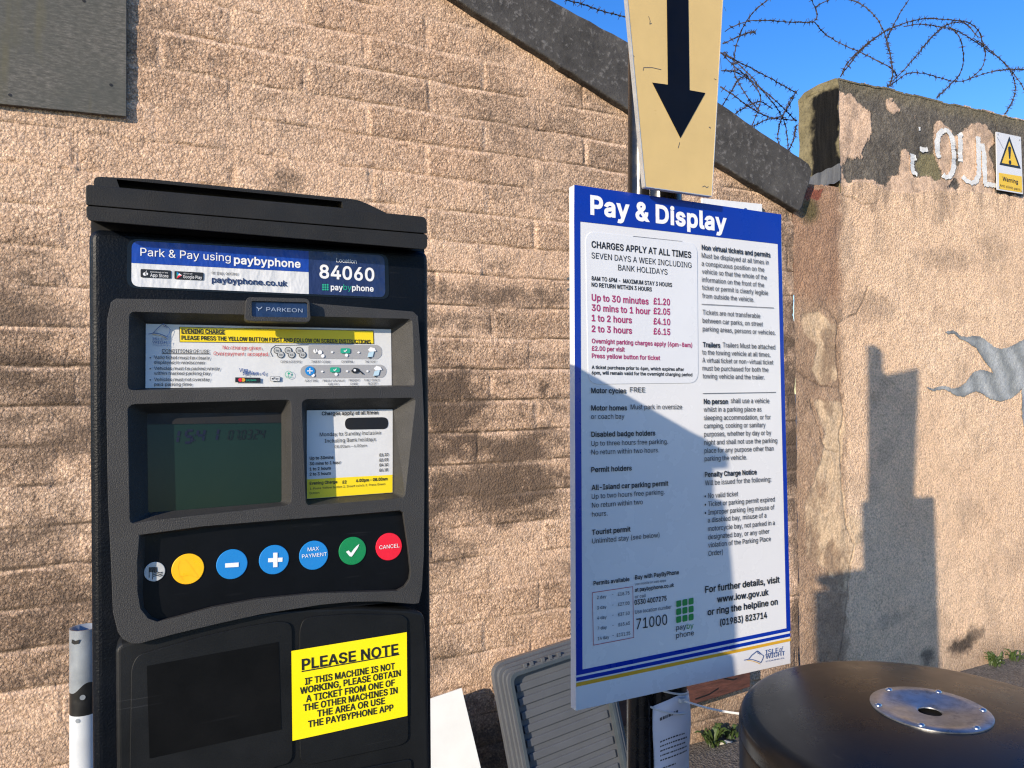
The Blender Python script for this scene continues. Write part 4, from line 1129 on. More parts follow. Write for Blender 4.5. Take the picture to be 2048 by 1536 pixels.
P.t('Warning', 1868, 926, 1998, 32, 0, .012)
P.t('Anti climb paint', 1846, 977, 2018, 22, 0, .005)
P.line([(1822, 560), (1850, 610), (1875, 660)], .0015, 0)
P.build('lettering', e)
for a, b in ((1826, 540), (2008, 588), (1838, 985), (2025, 1018)):
    m = MB(); c = zz(a, b); m.add([(c[0]+.004*math.cos(k*PI/4), -.003, c[1]+.004*math.sin(k*PI/4)) for k in range(8)], [tuple(range(8))])
    m.build('screw', MT['galv'], e)

# ------------------------------------------------------------------ barbed wire
def smooth_path(pts, step):
    P = [Vector(p) for p in pts]
    P = [P[0]*2-P[1]]+P+[P[-1]*2-P[-2]]
    out = []
    for i in range(1, len(P)-2):
        a, b, c, d = P[i-1:i+3]
        k = max(2, int((c-b).length/step))
        for j in range(k):
            t = j/k
            out.append(.5*((2*b)+(c-a)*t+(2*a-5*b+4*c-d)*t*t+(3*b-a-3*c+d)*t**3))
    out.append(P[-2])
    return out
def barbed(name, strands, base, label):
    """strands: photo outlines (enlarged detail), with depth swinging round the coil"""
    m = MB(); rnd = random.Random(name+label)
    org = None
    for si, (pts, y0, y1) in enumerate(strands):
        k = len(pts)
        P = []
        for i, (a, b) in enumerate(pts):
            t = i/(k-1)
            Y = y0+(y1-y0)*t+.07*math.sin(t*PI*2+si)
            P.append(world_at(1100+a/2.16, b/2.16, Y))
        P = smooth_path(P, .02)
        # two wires twisted round each other, with a little kink
        P = [p+Vector((rnd.uniform(-.0015, .0015), rnd.uniform(-.002, .002), rnd.uniform(-.0015, .0015))) for p in P]
        if org is None: org = P[0].copy()
        s = 0; A = []; B = []
        acc = rnd.uniform(0, .03)
        for i, p in enumerate(P):
            d = (P[min(i+1, len(P)-1)]-P[max(i-1, 0)]).normalized()
            u = d.orthogonal().normalized(); v = d.cross(u)
            ph = s*130
            o = (u*math.cos(ph)+v*math.sin(ph))*.0021
            A.append(p+o-org); B.append(p-o-org)
            if i: s += (P[i]-P[i-1]).length; acc += (P[i]-P[i-1]).length
            if acc > .036:
                acc = rnd.uniform(-.006, .006)
                for q in range(2):
                    an = rnd.uniform(0, PI)
                    bd = (u*math.cos(an)+v*math.sin(an)+d*rnd.uniform(-.5, .5)).normalized()
                    ln = rnd.uniform(.012, .022)
                    m.tube([p-bd*ln-org, p-org, p+bd*ln-org], [.0008, .0019, .0008], 4)
                m.tube([p-d*.005-org, p+d*.005-org], .0044, 6)
        m.tube(A, .0020, 5); m.tube(B, .0020, 5)
    o = m.build(name, MT['rust'])
    o.location = org
    tag(o, label, 'barbed wire')
    return o
D0, D1 = 2.5, 2.62
barbed('barbed_wire', [
    ([(1145, 95), (1180, 140), (1250, 185), (1340, 225), (1420, 265), (1480, 300), (1500, 330)], 2.75, 2.6),
    ([(1150, 30), (1180, 10), (1240, -8), (1290, -2), (1340, 15), (1390, 55), (1430, 110), (1460, 190), (1475, 270), (1480, 330), (1462, 372)], 2.8, 2.56),
    ([(1255, 331), (1280, 280), (1340, 215), (1400, 165), (1460, 130), (1530, 100), (1620, 80), (1720, 85), (1800, 95), (1850, 130), (1870, 190), (1880, 240), (1860, 300), (1800, 345), (1740, 350), (1680, 335), (1600, 315), (1540, 320), (1490, 355), (1460, 372)], 2.55, 2.6),
    ([(1480, 350), (1540, 290), (1600, 220), (1660, 150), (1720, 105), (1790, 100), (1850, 160)], 2.58, 2.7),
    ([(1530, 115), (1600, 105), (1680, 115), (1760, 135), (1830, 175), (1890, 215), (1950, 260), (1990, 310), (2010, 370), (2000, 430), (1968, 490)], 2.7, 2.56),
    ([(1580, -60), (1550, 0), (1510, 60), (1480, 120), (1455, 170), (1470, 240), (1480, 320), (1470, 370)], 2.75, 2.56),
    ([(1670, 422), (1720, 375), (1770, 320), (1785, 260), (1780, 190), (1755, 140), (1720, 115)], 2.57, 2.72),
    ([(1830, 165), (1900, 215), (1960, 270), (2010, 330), (2048, 385), (2070, 460), (2060, 520)], 2.72, 2.58),
    ([(1800, 345), (1870, 320), (1930, 305), (2000, 300), (2060, 302), (2200, 330)], 2.6, 2.7),
    ([(1255, 331), (1300, 270), (1330, 230), (1410, 160), (1470, 120)], 2.57, 2.66)],
    0, 'rusty coils of barbed wire looping along the top of the boundary wall')
barbed('barbed_wire', [
    ([(740, 305), (800, 310), (850, 335), (920, 390), (990, 450), (1060, 520)], 2.9, 2.85),
    ([(745, 235), (800, 290), (850, 330), (890, 380), (910, 430), (890, 500), (870, 548)], 2.95, 2.8),
    ([(735, 475), (780, 400), (810, 350), (850, 320)], 2.85, 2.95),
    ([(735, 375), (790, 410), (860, 460), (930, 500), (1000, 515), (1062, 520)], 2.8, 2.8),
    ([(775, 505), (860, 455), (910, 440), (960, 470)], 2.82, 2.9),
    ([(855, 555), (930, 520), (1000, 500), (1040, 440), (1062, 398)], 2.8, 2.75),
    ([(990, 645), (985, 570), (1010, 490), (1050, 410)], 2.8, 2.78),
    ([(1030, 665), (1025, 600), (1010, 520), (960, 440), (900, 370), (850, 310), (755, 228)], 2.8, 2.9),
    ([(1020, 668), (1050, 610), (1064, 540)], 2.78, 2.8),
    ([(755, 135), (800, 110), (860, 92), (930, 88), (1060, 95), (1140, 92), (1152, 50), (1130, 0), (1125, -60)], 2.9, 2.75),
    ([(745, 190), (810, 160), (860, 140), (885, 138)], 2.9, 2.85),
    ([(960, -15), (890, 40), (850, 90), (820, 150), (800, 220), (795, 290), (810, 350), (860, 430), (905, 480)], 2.8, 2.9)],
    0, 'rusty tangle of barbed wire between the arrow plate and the end of the boundary wall')
barbed('barbed_wire', [
    ([(40, -10), (160, 25), (250, 55), (320, 72), (420, 110), (560, 165), (700, 215), (760, 240), (880, 300), (1000, 365), (1062, 400)], 2.75, 2.75)],
    0, 'single strand of barbed wire running above the roof verge behind the arrow plate')

# ------------------------------------------------------------------ tariff sign on its posts
o = world_at(1151.5, 1422, 1.127)
SF = Frame((o.x, o.y, o.z), math.radians(-.396), math.radians(-.831), math.radians(1.04))
TS = empty('tariff_sign', SF.M, 'tall white pay and display tariff sign with blue header and small print', 'sign')
a4 = lambda x, y: SF.at(1120+x/3.84, 360+y/3.84)
c4 = lambda x, y: SF.at(1120+x/4.096, 1100+y/4.096)
TL, TR, BR, BL_ = a4(108, 37), a4(1698, 265), c4(1890, 930), SF.at(1151.7, 1422)
m = MB(); m.prism([TL, TR, BR, BL_], 0, .018)
m.build('panel', MT['signwhite'], TS, bevel=.0008)
def strip(a, b, c, d): return [a, b, c, d]
P = Print(SF, -.0006, [MT['signblue'], MT['gold']])
P.zoom(3.84, 1120, 360)
iTL, iTR = (155, 320), (1672, 490)
lerp = lambda a, b, t: (a[0]+(b[0]-a[0])*t, a[1]+(b[1]-a[1])*t)
P.mb.sheet([TL, TR, P.p(1699, 494), P.p(108, 313)], P.dep, 0)
P.mb.sheet([P.p(108, 313), P.p(155, 318.5), c4(183, 978), c4(131, 1028), ], P.dep, 0)
P.mb.sheet([P.p(1672, 490.5), P.p(1699, 494), c4(1887, 662), c4(1853, 640)], P.dep, 0)
P.mb.sheet([c4(183, 978), c4(1853, 640), c4(1887, 662), c4(131, 1028)], P.dep, 0)
P.mb.sheet([c4(131, 1045), c4(1887, 680), c4(1887, 707), c4(131, 1077)], P.dep, 0)
P.mb.sheet([c4(132, 1088), c4(1888, 722), c4(1888, 745), c4(132, 1120)], P.dep, 1)
P.build('border', TS)
# overlaid charges label
m = MB()
stp = rounded([a4(192, 392), a4(1052, 487), SF.at(1120+1060/3.84, 740+100/3.84), SF.at(1120+215/3.84, 740+110/3.84)], .022, 8)
m.prism(stp, -.0011, -.0001)
m.build('charges_sticker', MT['stickwhite'], TS, bevel=.0005)
P = Print(SF, -.0018, [MT['ink'], MT['magenta'], MT['textw'], MT['boxred'], MT['green'], MT['inkgrey'], MT['inkblue'], MT['gold']])
P.zoom(3.84, 1120, 360)
P.dep = -.0012
P.t('Pay & Display', 233, 258, 1280, 136, 2, .030)
P.dep = -.0018
BD = .019
for tx, x0, y0, x1, cp, mi, b in [
    ('CHARGES APPLY AT ALL TIMES', 242, 517, 1007, 49, 0, .016), ('SEVEN DAYS A WEEK INCLUDING', 242, 600, 1010, 45, 0, .002), ('BANK HOLIDAYS', 447, 693, 825, 44, 0, .002),
    ('8AM TO 6PM -  MAXIMUM STAY 3 HOURS', 242, 769, 860, 31, 0, .014), ('NO RETURN WITHIN 3 HOURS', 242, 818, 705, 31, 0, .014),
    ('Up to 30 minutes', 243, 925, 680, 49, 1, .010), ('£1.20', 718, 953, 845, 48, 1, .010), ('30 mins to 1 hour', 243, 1003, 693, 48, 1, .010), ('£2.05', 718, 1028, 846, 47, 1, .010),
    ('1 to 2 hours', 243, 1082, 552, 48, 1, .010), ('£4.10', 718, 1107, 847, 47, 1, .010), ('2 to 3 hours', 243, 1165, 553, 48, 1, .010), ('£6.15', 718, 1184, 847, 47, 1, .010),
    ('Overnight parking charges apply (6pm-8am)', 244, 1252, 1015, 34, 1, .008), ('£2.00 per visit', 244, 1309, 497, 34, 1, .008), ('Press yellow button for ticket', 244, 1366, 769, 34, 1, .014),
    ('A ticket purchase prior to 6pm, which expires after', 243, 1450, 952, 26, 0, .014), ('6pm, will remain valid for the overnight charging period', 243, 1492, 1016, 26, 0, .014),
    ('Non virtual tickets and permits', 1088, 533, 1615, 37, 0, BD), ('Must be displayed at all times in', 1088, 595, 1602, 37, 0, .002), ('a conspicuous position on the', 1088, 657, 1568, 37, 0, .002),
    ('vehicle so that the whole of the', 1090, 718, 1588, 37, 0, .002), ('information on the front of the', 1090, 781, 1567, 37, 0, .002), ('ticket or permit is clearly legible', 1091, 842, 1597, 37, 0, .002),
    ('from outside the vehicle.', 1092, 905, 1490, 37, 0, .002), ('Tickets are not transferable', 1095, 1032, 1537, 37, 0, .002), ('between car parks, on street', 1095, 1096, 1558, 37, 0, .002),
    ('parking areas, persons or vehicles.', 1096, 1160, 1655, 37, 0, .002), ('Trailers', 1097, 1282, 1230, 37, 0, BD), ('Trailers Must be attached', 1250, 1284, 1652, 37, 0, .002),
    ('to the towing vehicle at all times.', 1092, 1340, 1616, 37, 0, .002), ('A virtual ticket or non-virtual ticket', 1093, 1401, 1638, 37, 0, .002), ('must be purchased for both the', 1094, 1462, 1600, 37, 0, .002),
    ('towing vehicle and the trailer.', 1096, 1523, 1572, 37, 0, .002)]:
    P.t(tx, x0, y0, x1, cp, mi, b)
P.line([(1088, 953), (1643, 982)], .0011, 5)
P.line([(560, 431), (940, 471)], .0007, 5)
P.zoom(3.84, 1120, 740)
for tx, x0, y0, x1, b in [
    ('Motor cycles', 240, 176, 508, BD), ('FREE', 537, 170, 653, .002), ('Motor homes', 240, 310, 516, BD), ('Must park in oversize', 543, 302, 937, .002), ('or coach bay', 240, 376, 495, .002),
    ('Disabled badge holders', 241, 513, 733, .015), ('Up to three hours free parking.', 241, 583, 830, .002), ('No return within two hours.', 242, 650, 762, .002), ('Permit holders', 241, 785, 552, BD),
    ('All-Island car parking permit', 243, 922, 833, BD), ('Up to two hours free parking.', 244, 990, 805, .002), ('No return within two', 246, 1058, 636, .002), ('hours.', 246, 1127, 366, .002),
    ('Tourist permit', 246, 1266, 543, BD), ('Unlimited stay (see below)', 247, 1333, 765, .002),
    ('No person', 1104, 260, 1290, BD), ('shall use a vehicle', 1312, 254, 1607, .002), ('whilst in a parking place as', 1104, 321, 1547, .002), ('sleeping accommodation, or for', 1105, 385, 1618, .002),
    ('camping, cooking or sanitary', 1106, 447, 1578, .002), ('purposes, whether by day or by', 1107, 511, 1622, .002), ('night and shall not use the parking', 1109, 575, 1668, .002), ('place for any purpose other than', 1110, 638, 1641, .002),
    ('parking the vehicle.', 1111, 700, 1435, .002), ('Penalty Charge Notice', 1113, 822, 1511, .016), ('Will be issued for the following:', 1114, 886, 1622, .002), ('• No valid ticket', 1110, 986, 1368, .002),
    ('• Ticket or parking permit expired', 1111, 1050, 1650, .002), ('• Improper parking (eg misuse of', 1112, 1114, 1647, .002), ('a disabled bay, misuse of a', 1136, 1172, 1585, .002), ('motorcycle bay, not parked in a', 1137, 1238, 1650, .002),
    ('designated bay, or any other', 1138, 1302, 1608, .002), ('violation of the Parking Place', 1139, 1364, 1620, .002), ('Order)', 1140, 1428, 1252, .002)]:
    P.t(tx, x0, y0, x1, 38, 0, b)
P.line([(1097, 180), (1658, 171)], .0011, 5)
P.zoom(4.096, 1120, 1100)
for tx, x0, y0, x1, cp, mi, b in [
    ('Permits available', 275, 290, 570, 33, 0, .014), ('2 day', 303, 403, 380, 27, 0, 0), ('-', 426, 378, 437, 27, 0, 0), ('£18.75', 474, 377, 570, 27, 0, 0), ('3 day', 303, 488, 381, 27, 0, 0), ('-', 427, 463, 438, 27, 0, 0), ('£27.00', 475, 460, 570, 27, 0, 0),
    ('4 day', 305, 572, 382, 27, 0, 0), ('-', 428, 546, 439, 27, 0, 0), ('£37.50', 477, 543, 571, 27, 0, 0), ('7 day', 307, 656, 384, 27, 0, 0), ('-', 429, 629, 440, 27, 0, 0), ('£65.65', 479, 626, 573, 27, 0, 0), ('14 day', 309, 740, 403, 27, 0, 0), ('-', 430, 712, 441, 27, 0, 0), ('£131.25', 465, 712, 577, 27, 0, 0),
    ('Buy with PayByPhone', 615, 242, 976, 34, 0, .012), ('use mobile or web apps', 615, 290, 870, 20, 5, 0), ('at paybyphone.co.uk', 614, 343, 936, 30, 0, .013), ('or call', 615, 397, 703, 28, 0, 0), ('0330 4007275', 611, 450, 874, 39, 0, .012),
    ('Use location number', 615, 524, 915, 32, 5, 0), ('71000', 626, 650, 880, 86, 0, .004), ('pay', 952, 658, 1034, 42, 0, .006), ('by', 1039, 646, 1095, 42, 4, .004), ('phone', 951, 722, 1098, 42, 0, .006),
    ('For further details, visit', 1190, 350, 1800, 51, 0, .013), ('www.iow.gov.uk', 1288, 430, 1710, 50, 0, .013), ('or ring the helpline on', 1210, 535, 1785, 51, 0, .013), ('(01983) 823714', 1312, 620, 1697, 51, 0, .013),
    ('ISLE', 1683, 858, 1788, 38, 6, .004), ('WIGHT', 1683, 893, 1842, 36, 6, .004), ('COUNCIL', 1685, 919, 1840, 11, 6, .004)]:
    P.t(tx, x0, y0, x1, cp, mi, b)
P.t('of', 1795, 836, 1828, 40, 6, 0, .35)
P.line([(265, 350), (596, 300), (605, 717), (275, 780)], .0010, 3, True)
for i in range(3):
    for j in range(3):
        x = 952+i*51; y = 418+j*65-i*10
        P.poly([(x, y), (x+40, y-9), (x+41, y+43), (x+1, y+52)], 4, .0025)
council_logo(P, 1525, 895, 150, 6, 7)
P.build('lettering', TS)
for zc_ in (SF.at(1143, 562)[1], SF.at(1143, 1223)[1]):
    m = MB(); m.prism([(TL[0]+.003, zc_-.012), (TR[0]-.01, zc_-.012), (TR[0]-.01, zc_-.008), (TL[0]+.003, zc_-.008)], .018, .034)
    m.prism([(TL[0]+.003, zc_+.008), (TR[0]-.01, zc_+.008), (TR[0]-.01, zc_+.012), (TL[0]+.003, zc_+.012)], .018, .034)
    m.prism([(TL[0]+.004, zc_-.012), (TR[0]-.01, zc_-.012), (TR[0]-.01, zc_+.012), (TL[0]+.004, zc_+.012)], .0185, .022)
    m.build('rail', MT['liddark'], TS)

# posts
def post(name, b0, b1, r, label, clampz=None):
    e = empty(name, (b0[0], b0[1], 0), label, 'post', 'black posts behind the tariff sign')
    m = MB(); top = Vector(b1)-Vector((b0[0], b0[1], 0))
    m.tube([(0, 0, 0), tuple(top)], r, 32)
    n = 32
    m.tube([tuple(top), tuple(top+Vector((0, 0, .012)))], [r, r*.6], 32)
    m.build('shaft', MT['pole'], e, smooth=40)
    return e, top
PB0, PB1 = world_at(1333, 1500, 1.195), world_at(1327, 384, 1.195)
ppB, topB = post('sign_post', (PB0.x, 1.195), (PB1.x, 1.195, 2.40), .038, 'thick black steel post holding the tariff sign, paper notice tied to it')
PA0, PA1 = world_at(1270, 1500, 1.215), world_at(1291, 300, 1.215)
ppA, topA = post('sign_post', (PA0.x, 1.215), (PA1.x, 1.215, 2.52), .027, 'slimmer black post with pipe clamp beside the arrow plate edge')
m = MB()
zc_ = PA1.z
xA = PA1.x-PA0.x
m.tube([(xA-.001, 0, zc_-.018), (xA, 0, zc_+.006)], .032, 32)
m.tube([(xA, 0, zc_+.0065), (xA, 0, zc_+.012)], .0335, 32)
m.box((xA-.008, -.05, zc_-.012), (xA+.01, -.028, zc_+.012))
m.build('clamp', MT['pole'], ppA, smooth=40)

# arrow plate
o = world_at(1290, 372, 1.115)
AF = Frame((o.x, o.y, o.z), math.radians(-.4), math.radians(-.9), 0)
AS = empty('arrow_plate', AF.M, 'tapered cream metal plate with a black arrow pointing down, above the tariff sign', 'sign')
m = MB()
q = [AF.at(1291, 373), AF.at(1423, 392), AF.at(1460, -264), AF.at(1226, -310)]
m.prism(q, 0, .004)
m.build('plate', MT['cream'], AS)
m = MB()
for i in range(4):
    a, b = Vector(q[i]), Vector(q[(i+1) % 4])
    d = (b-a).normalized(); nv = Vector((d.y, -d.x))
    c_ = Vector((sum(k[0] for k in q)/4, sum(k[1] for k in q)/4))
    if (a+nv-c_).length < (a-nv-c_).length: nv = -nv
    m.prism([tuple(a), tuple(b), tuple(b+nv*.0013), tuple(a+nv*.0013)], -.0006, .010)
m.build('edge_trim', MT['aluedge'], AS)
m = MB()
zA = lambda a, b: AF.at(1100+a/2.16, b/2.16)
m.sheet([zA(497, -500), zA(590, -490), zA(602, 390), zA(670, 402), zA(562, 597), zA(440, 357), zA(508, 366)], -.0008)
m.build('arrow', MT['arrow'], AS)
for pts in ([(402, 305), (404, 292), (440, 292), (480, 301)], [(425, 70), (432, 90), (430, 105), (438, 100)], [(658, 808), (668, 803), (676, 811), (684, 806)], [(553, 640), (560, 615)], [(360, 240), (364, 246)], [(708, 340), (718, 345)], [(686, 552), (691, 548), (693, 556)], [(735, 250), (740, 300)], [(752, 30), (760, 50)]):
    m = MB(); m.line([zA(*p) for p in pts], .0011, -.0004)
    m.build('scratch', MT['inkgrey'], AS)
for zb_ in (.05, .45):
    m = MB(); m.box((PB1.x-AF.M.translation.x-.05, .004, zb_), (PB1.x-AF.M.translation.x+.05, .05, zb_+.025))
    m.build('bracket', MT['pole'], AS)

# paper notice curled round the thick post
zN = world_at(1340, 1395, 1.16).z
e = empty('paper_notice', (PB0.x, 1.195, 0), 'curled white paper notice tied to the thick post below the tariff sign', 'notice')
zt = zN; m = MB(); na = 24; nz_ = 16
vs = []; H = .34
a0, a1 = math.radians(-166), math.radians(-42)
for j in range(nz_+1):
    for i in range(na+1):
        t = i/na; an = a0+(a1-a0)*t
        rr = .0405+.010*max(0, t-.55)**1.2*(1+.6*math.sin(j*.5))+.0015*math.sin(j*.9+t*6)
        dz = -.022*(1-t) + .012*math.sin(t*3)
        vs.append((rr*math.cos(an), rr*math.sin(an), zt+dz-H*j/nz_))
m.add(vs, [(j*(na+1)+i, j*(na+1)+i+1, (j+1)*(na+1)+i+1, (j+1)*(na+1)+i) for j in range(nz_) for i in range(na)])
sh = m.build('sheet', MT['notice'], e, smooth=60)
so_ = sh.modifiers.new('thick', 'SOLIDIFY'); so_.thickness = .0004
# its printed lines follow the curve
m = MB(); rnd = random.Random(3)
for k_, (zf, t0, t1, th) in enumerate([(.09, .18, .60, .006)]+[(.22+.026*i, .17, .17+rnd.uniform(.5, .72), .0028) for i in range(5)]+[(.37, .17, .5, .0028)]+[(.43+.024*i, .17, .17+rnd.uniform(.35, .7), .0028) for i in range(2)]+[(.55+.023*i, .19, .19+rnd.uniform(.18, .3), .0028) for i in range(7)]+[(.75+.026*i, .17, .17+rnd.uniform(.5, .7), .0028) for i in range(8)]):
    t = t0
    while t < t1:
        ww = min(rnd.uniform(.015, .06), t1-t)
        seg = []
        for s_ in range(3):
            tt = t+ww*s_/2; an = a0+(a1-a0)*tt
            j = zf*nz_
            rr = .0405+.010*max(0, tt-.55)**1.2*(1+.6*math.sin(j*.5))+.0015*math.sin(j*.9+tt*6)+.0008
            dz = -.022*(1-tt)+.012*math.sin(tt*3)
            z_ = zt+dz-H*zf
            seg.append((rr*math.cos(an), rr*math.sin(an), z_))
        k = [(x, y, z+th/2) for x, y, z in seg]+[(x, y, z-th/2) for x, y, z in seg]
        m.add(k, [(0, 1, 4, 3), (1, 2, 5, 4)])
        t += ww+.012
m.build('lettering', MT['inkgrey'], e)
# cable ties
def tie(name, pts, label, head=None, wd=.004):
    m = MB(); o0 = Vector(pts[0])
    m.tube([tuple(Vector(p)-o0) for p in pts], .0022, 6)
    if head: 
        h = Vector(head)-o0; m.box((h.x-.006, h.y-.005, h.z-.004), (h.x+.006, h.y+.004, h.z+.004))
    ob = m.build(name, MT['tie'], smooth=50); ob.location = o0
    tag(ob, label, 'cable tie', 'white cable ties on the sign post')
def ring(zc, r, tilt, c=(PB0.x, 1.195), a0=0, a1=2*PI):
    return [(c[0]+r*math.cos(a0+(a1-a0)*k/28), c[1]+r*math.sin(a0+(a1-a0)*k/28), zc+tilt*math.cos(a0+(a1-a0)*k/28)) for k in range(29)]
zT = world_at(1300, 1402, 1.16).z
tie('cable_tie', ring(zT+.004, .0425, -.010), 'white cable tie round the thick post at the top of the paper notice', (PB0.x-.044, 1.175, zT+.012))
tie('cable_tie', ring(zT-.034, .042, -.008), 'white cable tie looped lower round the thick post beside the paper edge')
p0 = world_at(1364, 1400, 1.15); p1 = world_at(1485, 1428, 1.05)
tie('cable_tie', [tuple(p0.lerp(p1, k/10)+Vector((0, 0, -.004*math.sin(k/10*PI)))) for k in range(11)], 'long white cable tie tail pointing from post towards the litter bin', tuple(p0))

# ------------------------------------------------------------------ pay machine
MY = .707                            # the machine is 30 cm wide
mc_ = .5*(world_at(172, 433, MY).x+world_at(855, 499, MY).x)
MF = Frame((mc_, MY, 0), size=.752)
MB_ = MF                             # body and roof stand upright
PIV = MF.at(520, 600)[1]
MF = Frame((0, 0, 0))                # the front swells out slightly towards the bottom
MF.M = MB_.M @ Matrix.Translation((0, 0, PIV)) @ Matrix.Rotation(math.radians(-4.2), 4, 'X') @ Matrix.Translation((0, 0, -PIV))
MF.I = MF.M.inverted()
PM = empty('pay_machine', MB_.M, 'dark pay and display ticket machine with grey fascia, screen and coloured buttons', 'ticket machine')
FRONT = [MB_]
def A(px, py, d=0.): return FRONT[0].at(px, py, d)
def Z1(x, y, d=0.): return FRONT[0].at(150+x/2.731, 320+y/2.731, d)
def Z2_(x, y, d=0.): return MF.at(150+x/2.731, 780+y/2.731, d)
def Z3(x, y, d=0.): return MF.at(100+x/2.409, 1180+y/2.409, d)
# roof: two slabs and the raised tray
m = MB()
m.prism(rounded([A(171.5, 369), A(853.5, 434), A(854.5, 467), A(172, 409.5)], [.004, .008, .001, .001], 4), 0, .295)
m.prism([A(176, 412), A(850, 466), A(850, 471), A(176, 407)], .004, .285)
m.prism(rounded([A(172, 411.5), A(854.5, 469), A(855, 492), A(850, 499), A(178, 441), A(173, 434)], .003, 3), 0, .295)
RISE = .19
m.v = [(x, y, z+RISE*y) for x, y, z in m.v]
RO = m.build('roof', MT['roof'], PM, bevel=.0025)
m = MB()
outer = rounded([A(187, 380, .03), A(188, 353, .03), A(300, 358, .03), A(714, 399, .03), A(736, 408, .03), A(769, 424, .03), A(790, 436, .03)], [0, .006, 0, .01, .01, 0, 0], 4)
hole = [A(233, 358.5, .03), A(684, 403, .03), A(686, 416, .03), A(239, 375, .03)]
m.plate(outer, [hole], .03, .255, depths=[.055], inners=[[A(236, 360, .03), A(678, 404, .03), A(686, 416, .03), A(239, 375, .03)]], floor=[True])
m.v = [(x, y, z+RISE*(y-.03)) for x, y, z in m.v]
m.build('solar_tray', MT['roof'], RO, bevel=.0015)
# body
m = MB()
d = .03
m.prism(rounded([A(177, 455, d), A(858, 500, d), A(866, 1536, d), (A(866, 1536, d)[0]+.002, .02), (A(185, 1536, d)[0]-.002, .02), A(185, 1536, d)], [.014, .014, 0, 0, 0, 0], 6), d, .31)
BO = m.build('body', MT['body'], PM, bevel=.012, seg=5)
m = MB()
m.prism([(A(205, 1536, d)[0], 0), (A(850, 1536, d)[0], 0), (A(850, 1536, d)[0], .02), (A(205, 1536, d)[0], .02)], .05, .29)
m.build('base', MT['dark'], PM)
m = MB()
nk = [A(182, 380, .05), A(848, 440, .05), A(850, 560, .05), A(182, 560, .05)]
m.prism(nk, .05, .22)  # black filler between body and roof, standing in for the shade there
m.v = [(x, y, z-(.004 if z > PIV else 0)) for x, y, z in m.v]
m.build('roof_gap_shade', MT['dark'], PM)
# sticker on the top of the body
d = .0295
m = MB(); m.sheet(rounded([Z1(285, 428, d), Z1(1710, 515, d), Z1(1718, 762, d), Z1(282, 700, d)], .012), d-.0001)
m.build('tape', MT['sticktape'], PM)
d = .0292
P = Print(MB_, d, [MT['vinylw'], MT['vinylblue'], MT['vinylnavy'], MT['ink'], MT['textw'], MT['teal'], MT['inkgrey'], MT['btn_red'], MT['btn_blue']])
P.zoom(2.731, 150, 320)
full = rounded([P.p(310, 440), P.p(1690, 522), P.p(1695, 750), P.p(308, 690)], .009, 6)
P.mb.sheet(full, d, 0)
# coloured fields are clipped to the rounded corners by sharing its outline
def half(poly, keep):
    o = []
    n = len(poly)
    for i in range(n):
        a, b = poly[i], poly[(i+1) % n]; fa, fb = keep(a), keep(b)
        if fa >= 0: o.append(a)
        if fa*fb < 0:
            t = fa/(fa-fb); o.append((a[0]+(b[0]-a[0])*t, a[1]+(b[1]-a[1])*t))
    return o
vx = P.p(1276, 600)[0]
hz0, hz1 = P.p(308, 562), P.p(1275, 612)
lv = lambda x: hz0[1]+(hz1[1]-hz0[1])*(x-hz0[0])/(hz1[0]-hz0[0])
P.mb.sheet(half(half(full, lambda q: vx-q[0]), lambda q: q[1]-lv(q[0])), d-.0003, 1)
P.mb.sheet(half(full, lambda q: q[0]-vx), d-.0003, 2)
P.dep = d-.0008
P.t('Park & Pay using', 357, 522, 850, 43, 4, -.004)
P.t('paybyphone', 868, 565, 1232, 42, 4, .022)
P.t('or pay online:', 747, 623, 893, 18, 6); P.t('paybyphone.co.uk', 747, 668, 1160, 31, 2, .016)
P.t('Location', 1428, 558, 1538, 22, 4, .004); P.t('84060', 1335, 643, 1635, 70, 4, .024)
P.t('pay', 1397, 709, 1463, 30, 4, .012); P.t('by', 1466, 709, 1511, 30, 5, .004); P.t('phone', 1513, 712, 1631, 30, 4, .008)
for i in range(3):
    for j in range(3):
        P.disc(1355+i*12.5, 682+j*12.5, 5.6, 5, n=10)
P.poly([(358, 595), (525, 603), (524, 647), (358, 640)], 3, .0015); P.poly([(543, 606), (702, 615), (701, 657), (543, 650)], 3, .0015)
P.dep = d-.0012
P.t('App Store', 411, 637, 510, 18, 4, .004); P.t('Download on the', 412, 614, 508, 7, 4); P.t('Google Play', 591, 645, 693, 17, 4, .004); P.t('GET IT ON', 593, 623, 640, 7, 4)
P.disc(381, 623, 10, 4); P.disc(391, 622, 8, 4); P.poly([(384, 611), (392, 603), (390, 611)], 4)
P.poly([(555, 611), (570, 619), (562, 630)], 8); P.poly([(555, 611), (562, 630), (555, 648)], 5); P.poly([(570, 619), (585, 630), (562, 630)], 4); P.poly([(562, 630), (585, 630), (555, 648)], 7)
P.build('payment_sticker', PM)

# fascia
FRONT[0] = MF
outer = [A(214, 640), A(222, 604), A(232, 597), A(489, 601), A(620, 606), A(826, 623), A(836, 632), A(843, 720), A(849, 853), A(849, 980), A(848, 1110), A(844, 1180), A(838, 1206), A(828, 1208), A(760, 1203), A(700, 1204), A(640, 1210), A(589, 1218), A(520, 1229), A(443, 1246), A(350, 1268), A(280, 1287), A(262, 1287), A(246, 1279), A(236, 1265), A(226, 1225), A(221, 1100), A(216, 1000), A(213, 817)]
R1o = rounded([Z1(297, 828), Z1(1842, 868), Z1(1855, 1238), Z1(288, 1258)], .006, 3)
def quad(fn, pts, dep): return [fn(*p, dep) for p in pts]
DR = .026
R1i = rounded(quad(Z1, [(383, 890), (1730, 920), (1735, 1234), (380, 1250)], DR), .002, 3)
R2o = rounded(quad(Z2_, [(287, 78), (1180, 52), (1182, 628), (430, 712), (300, 735)], 0.), [.008, .006, .008, .004, .006], 3)
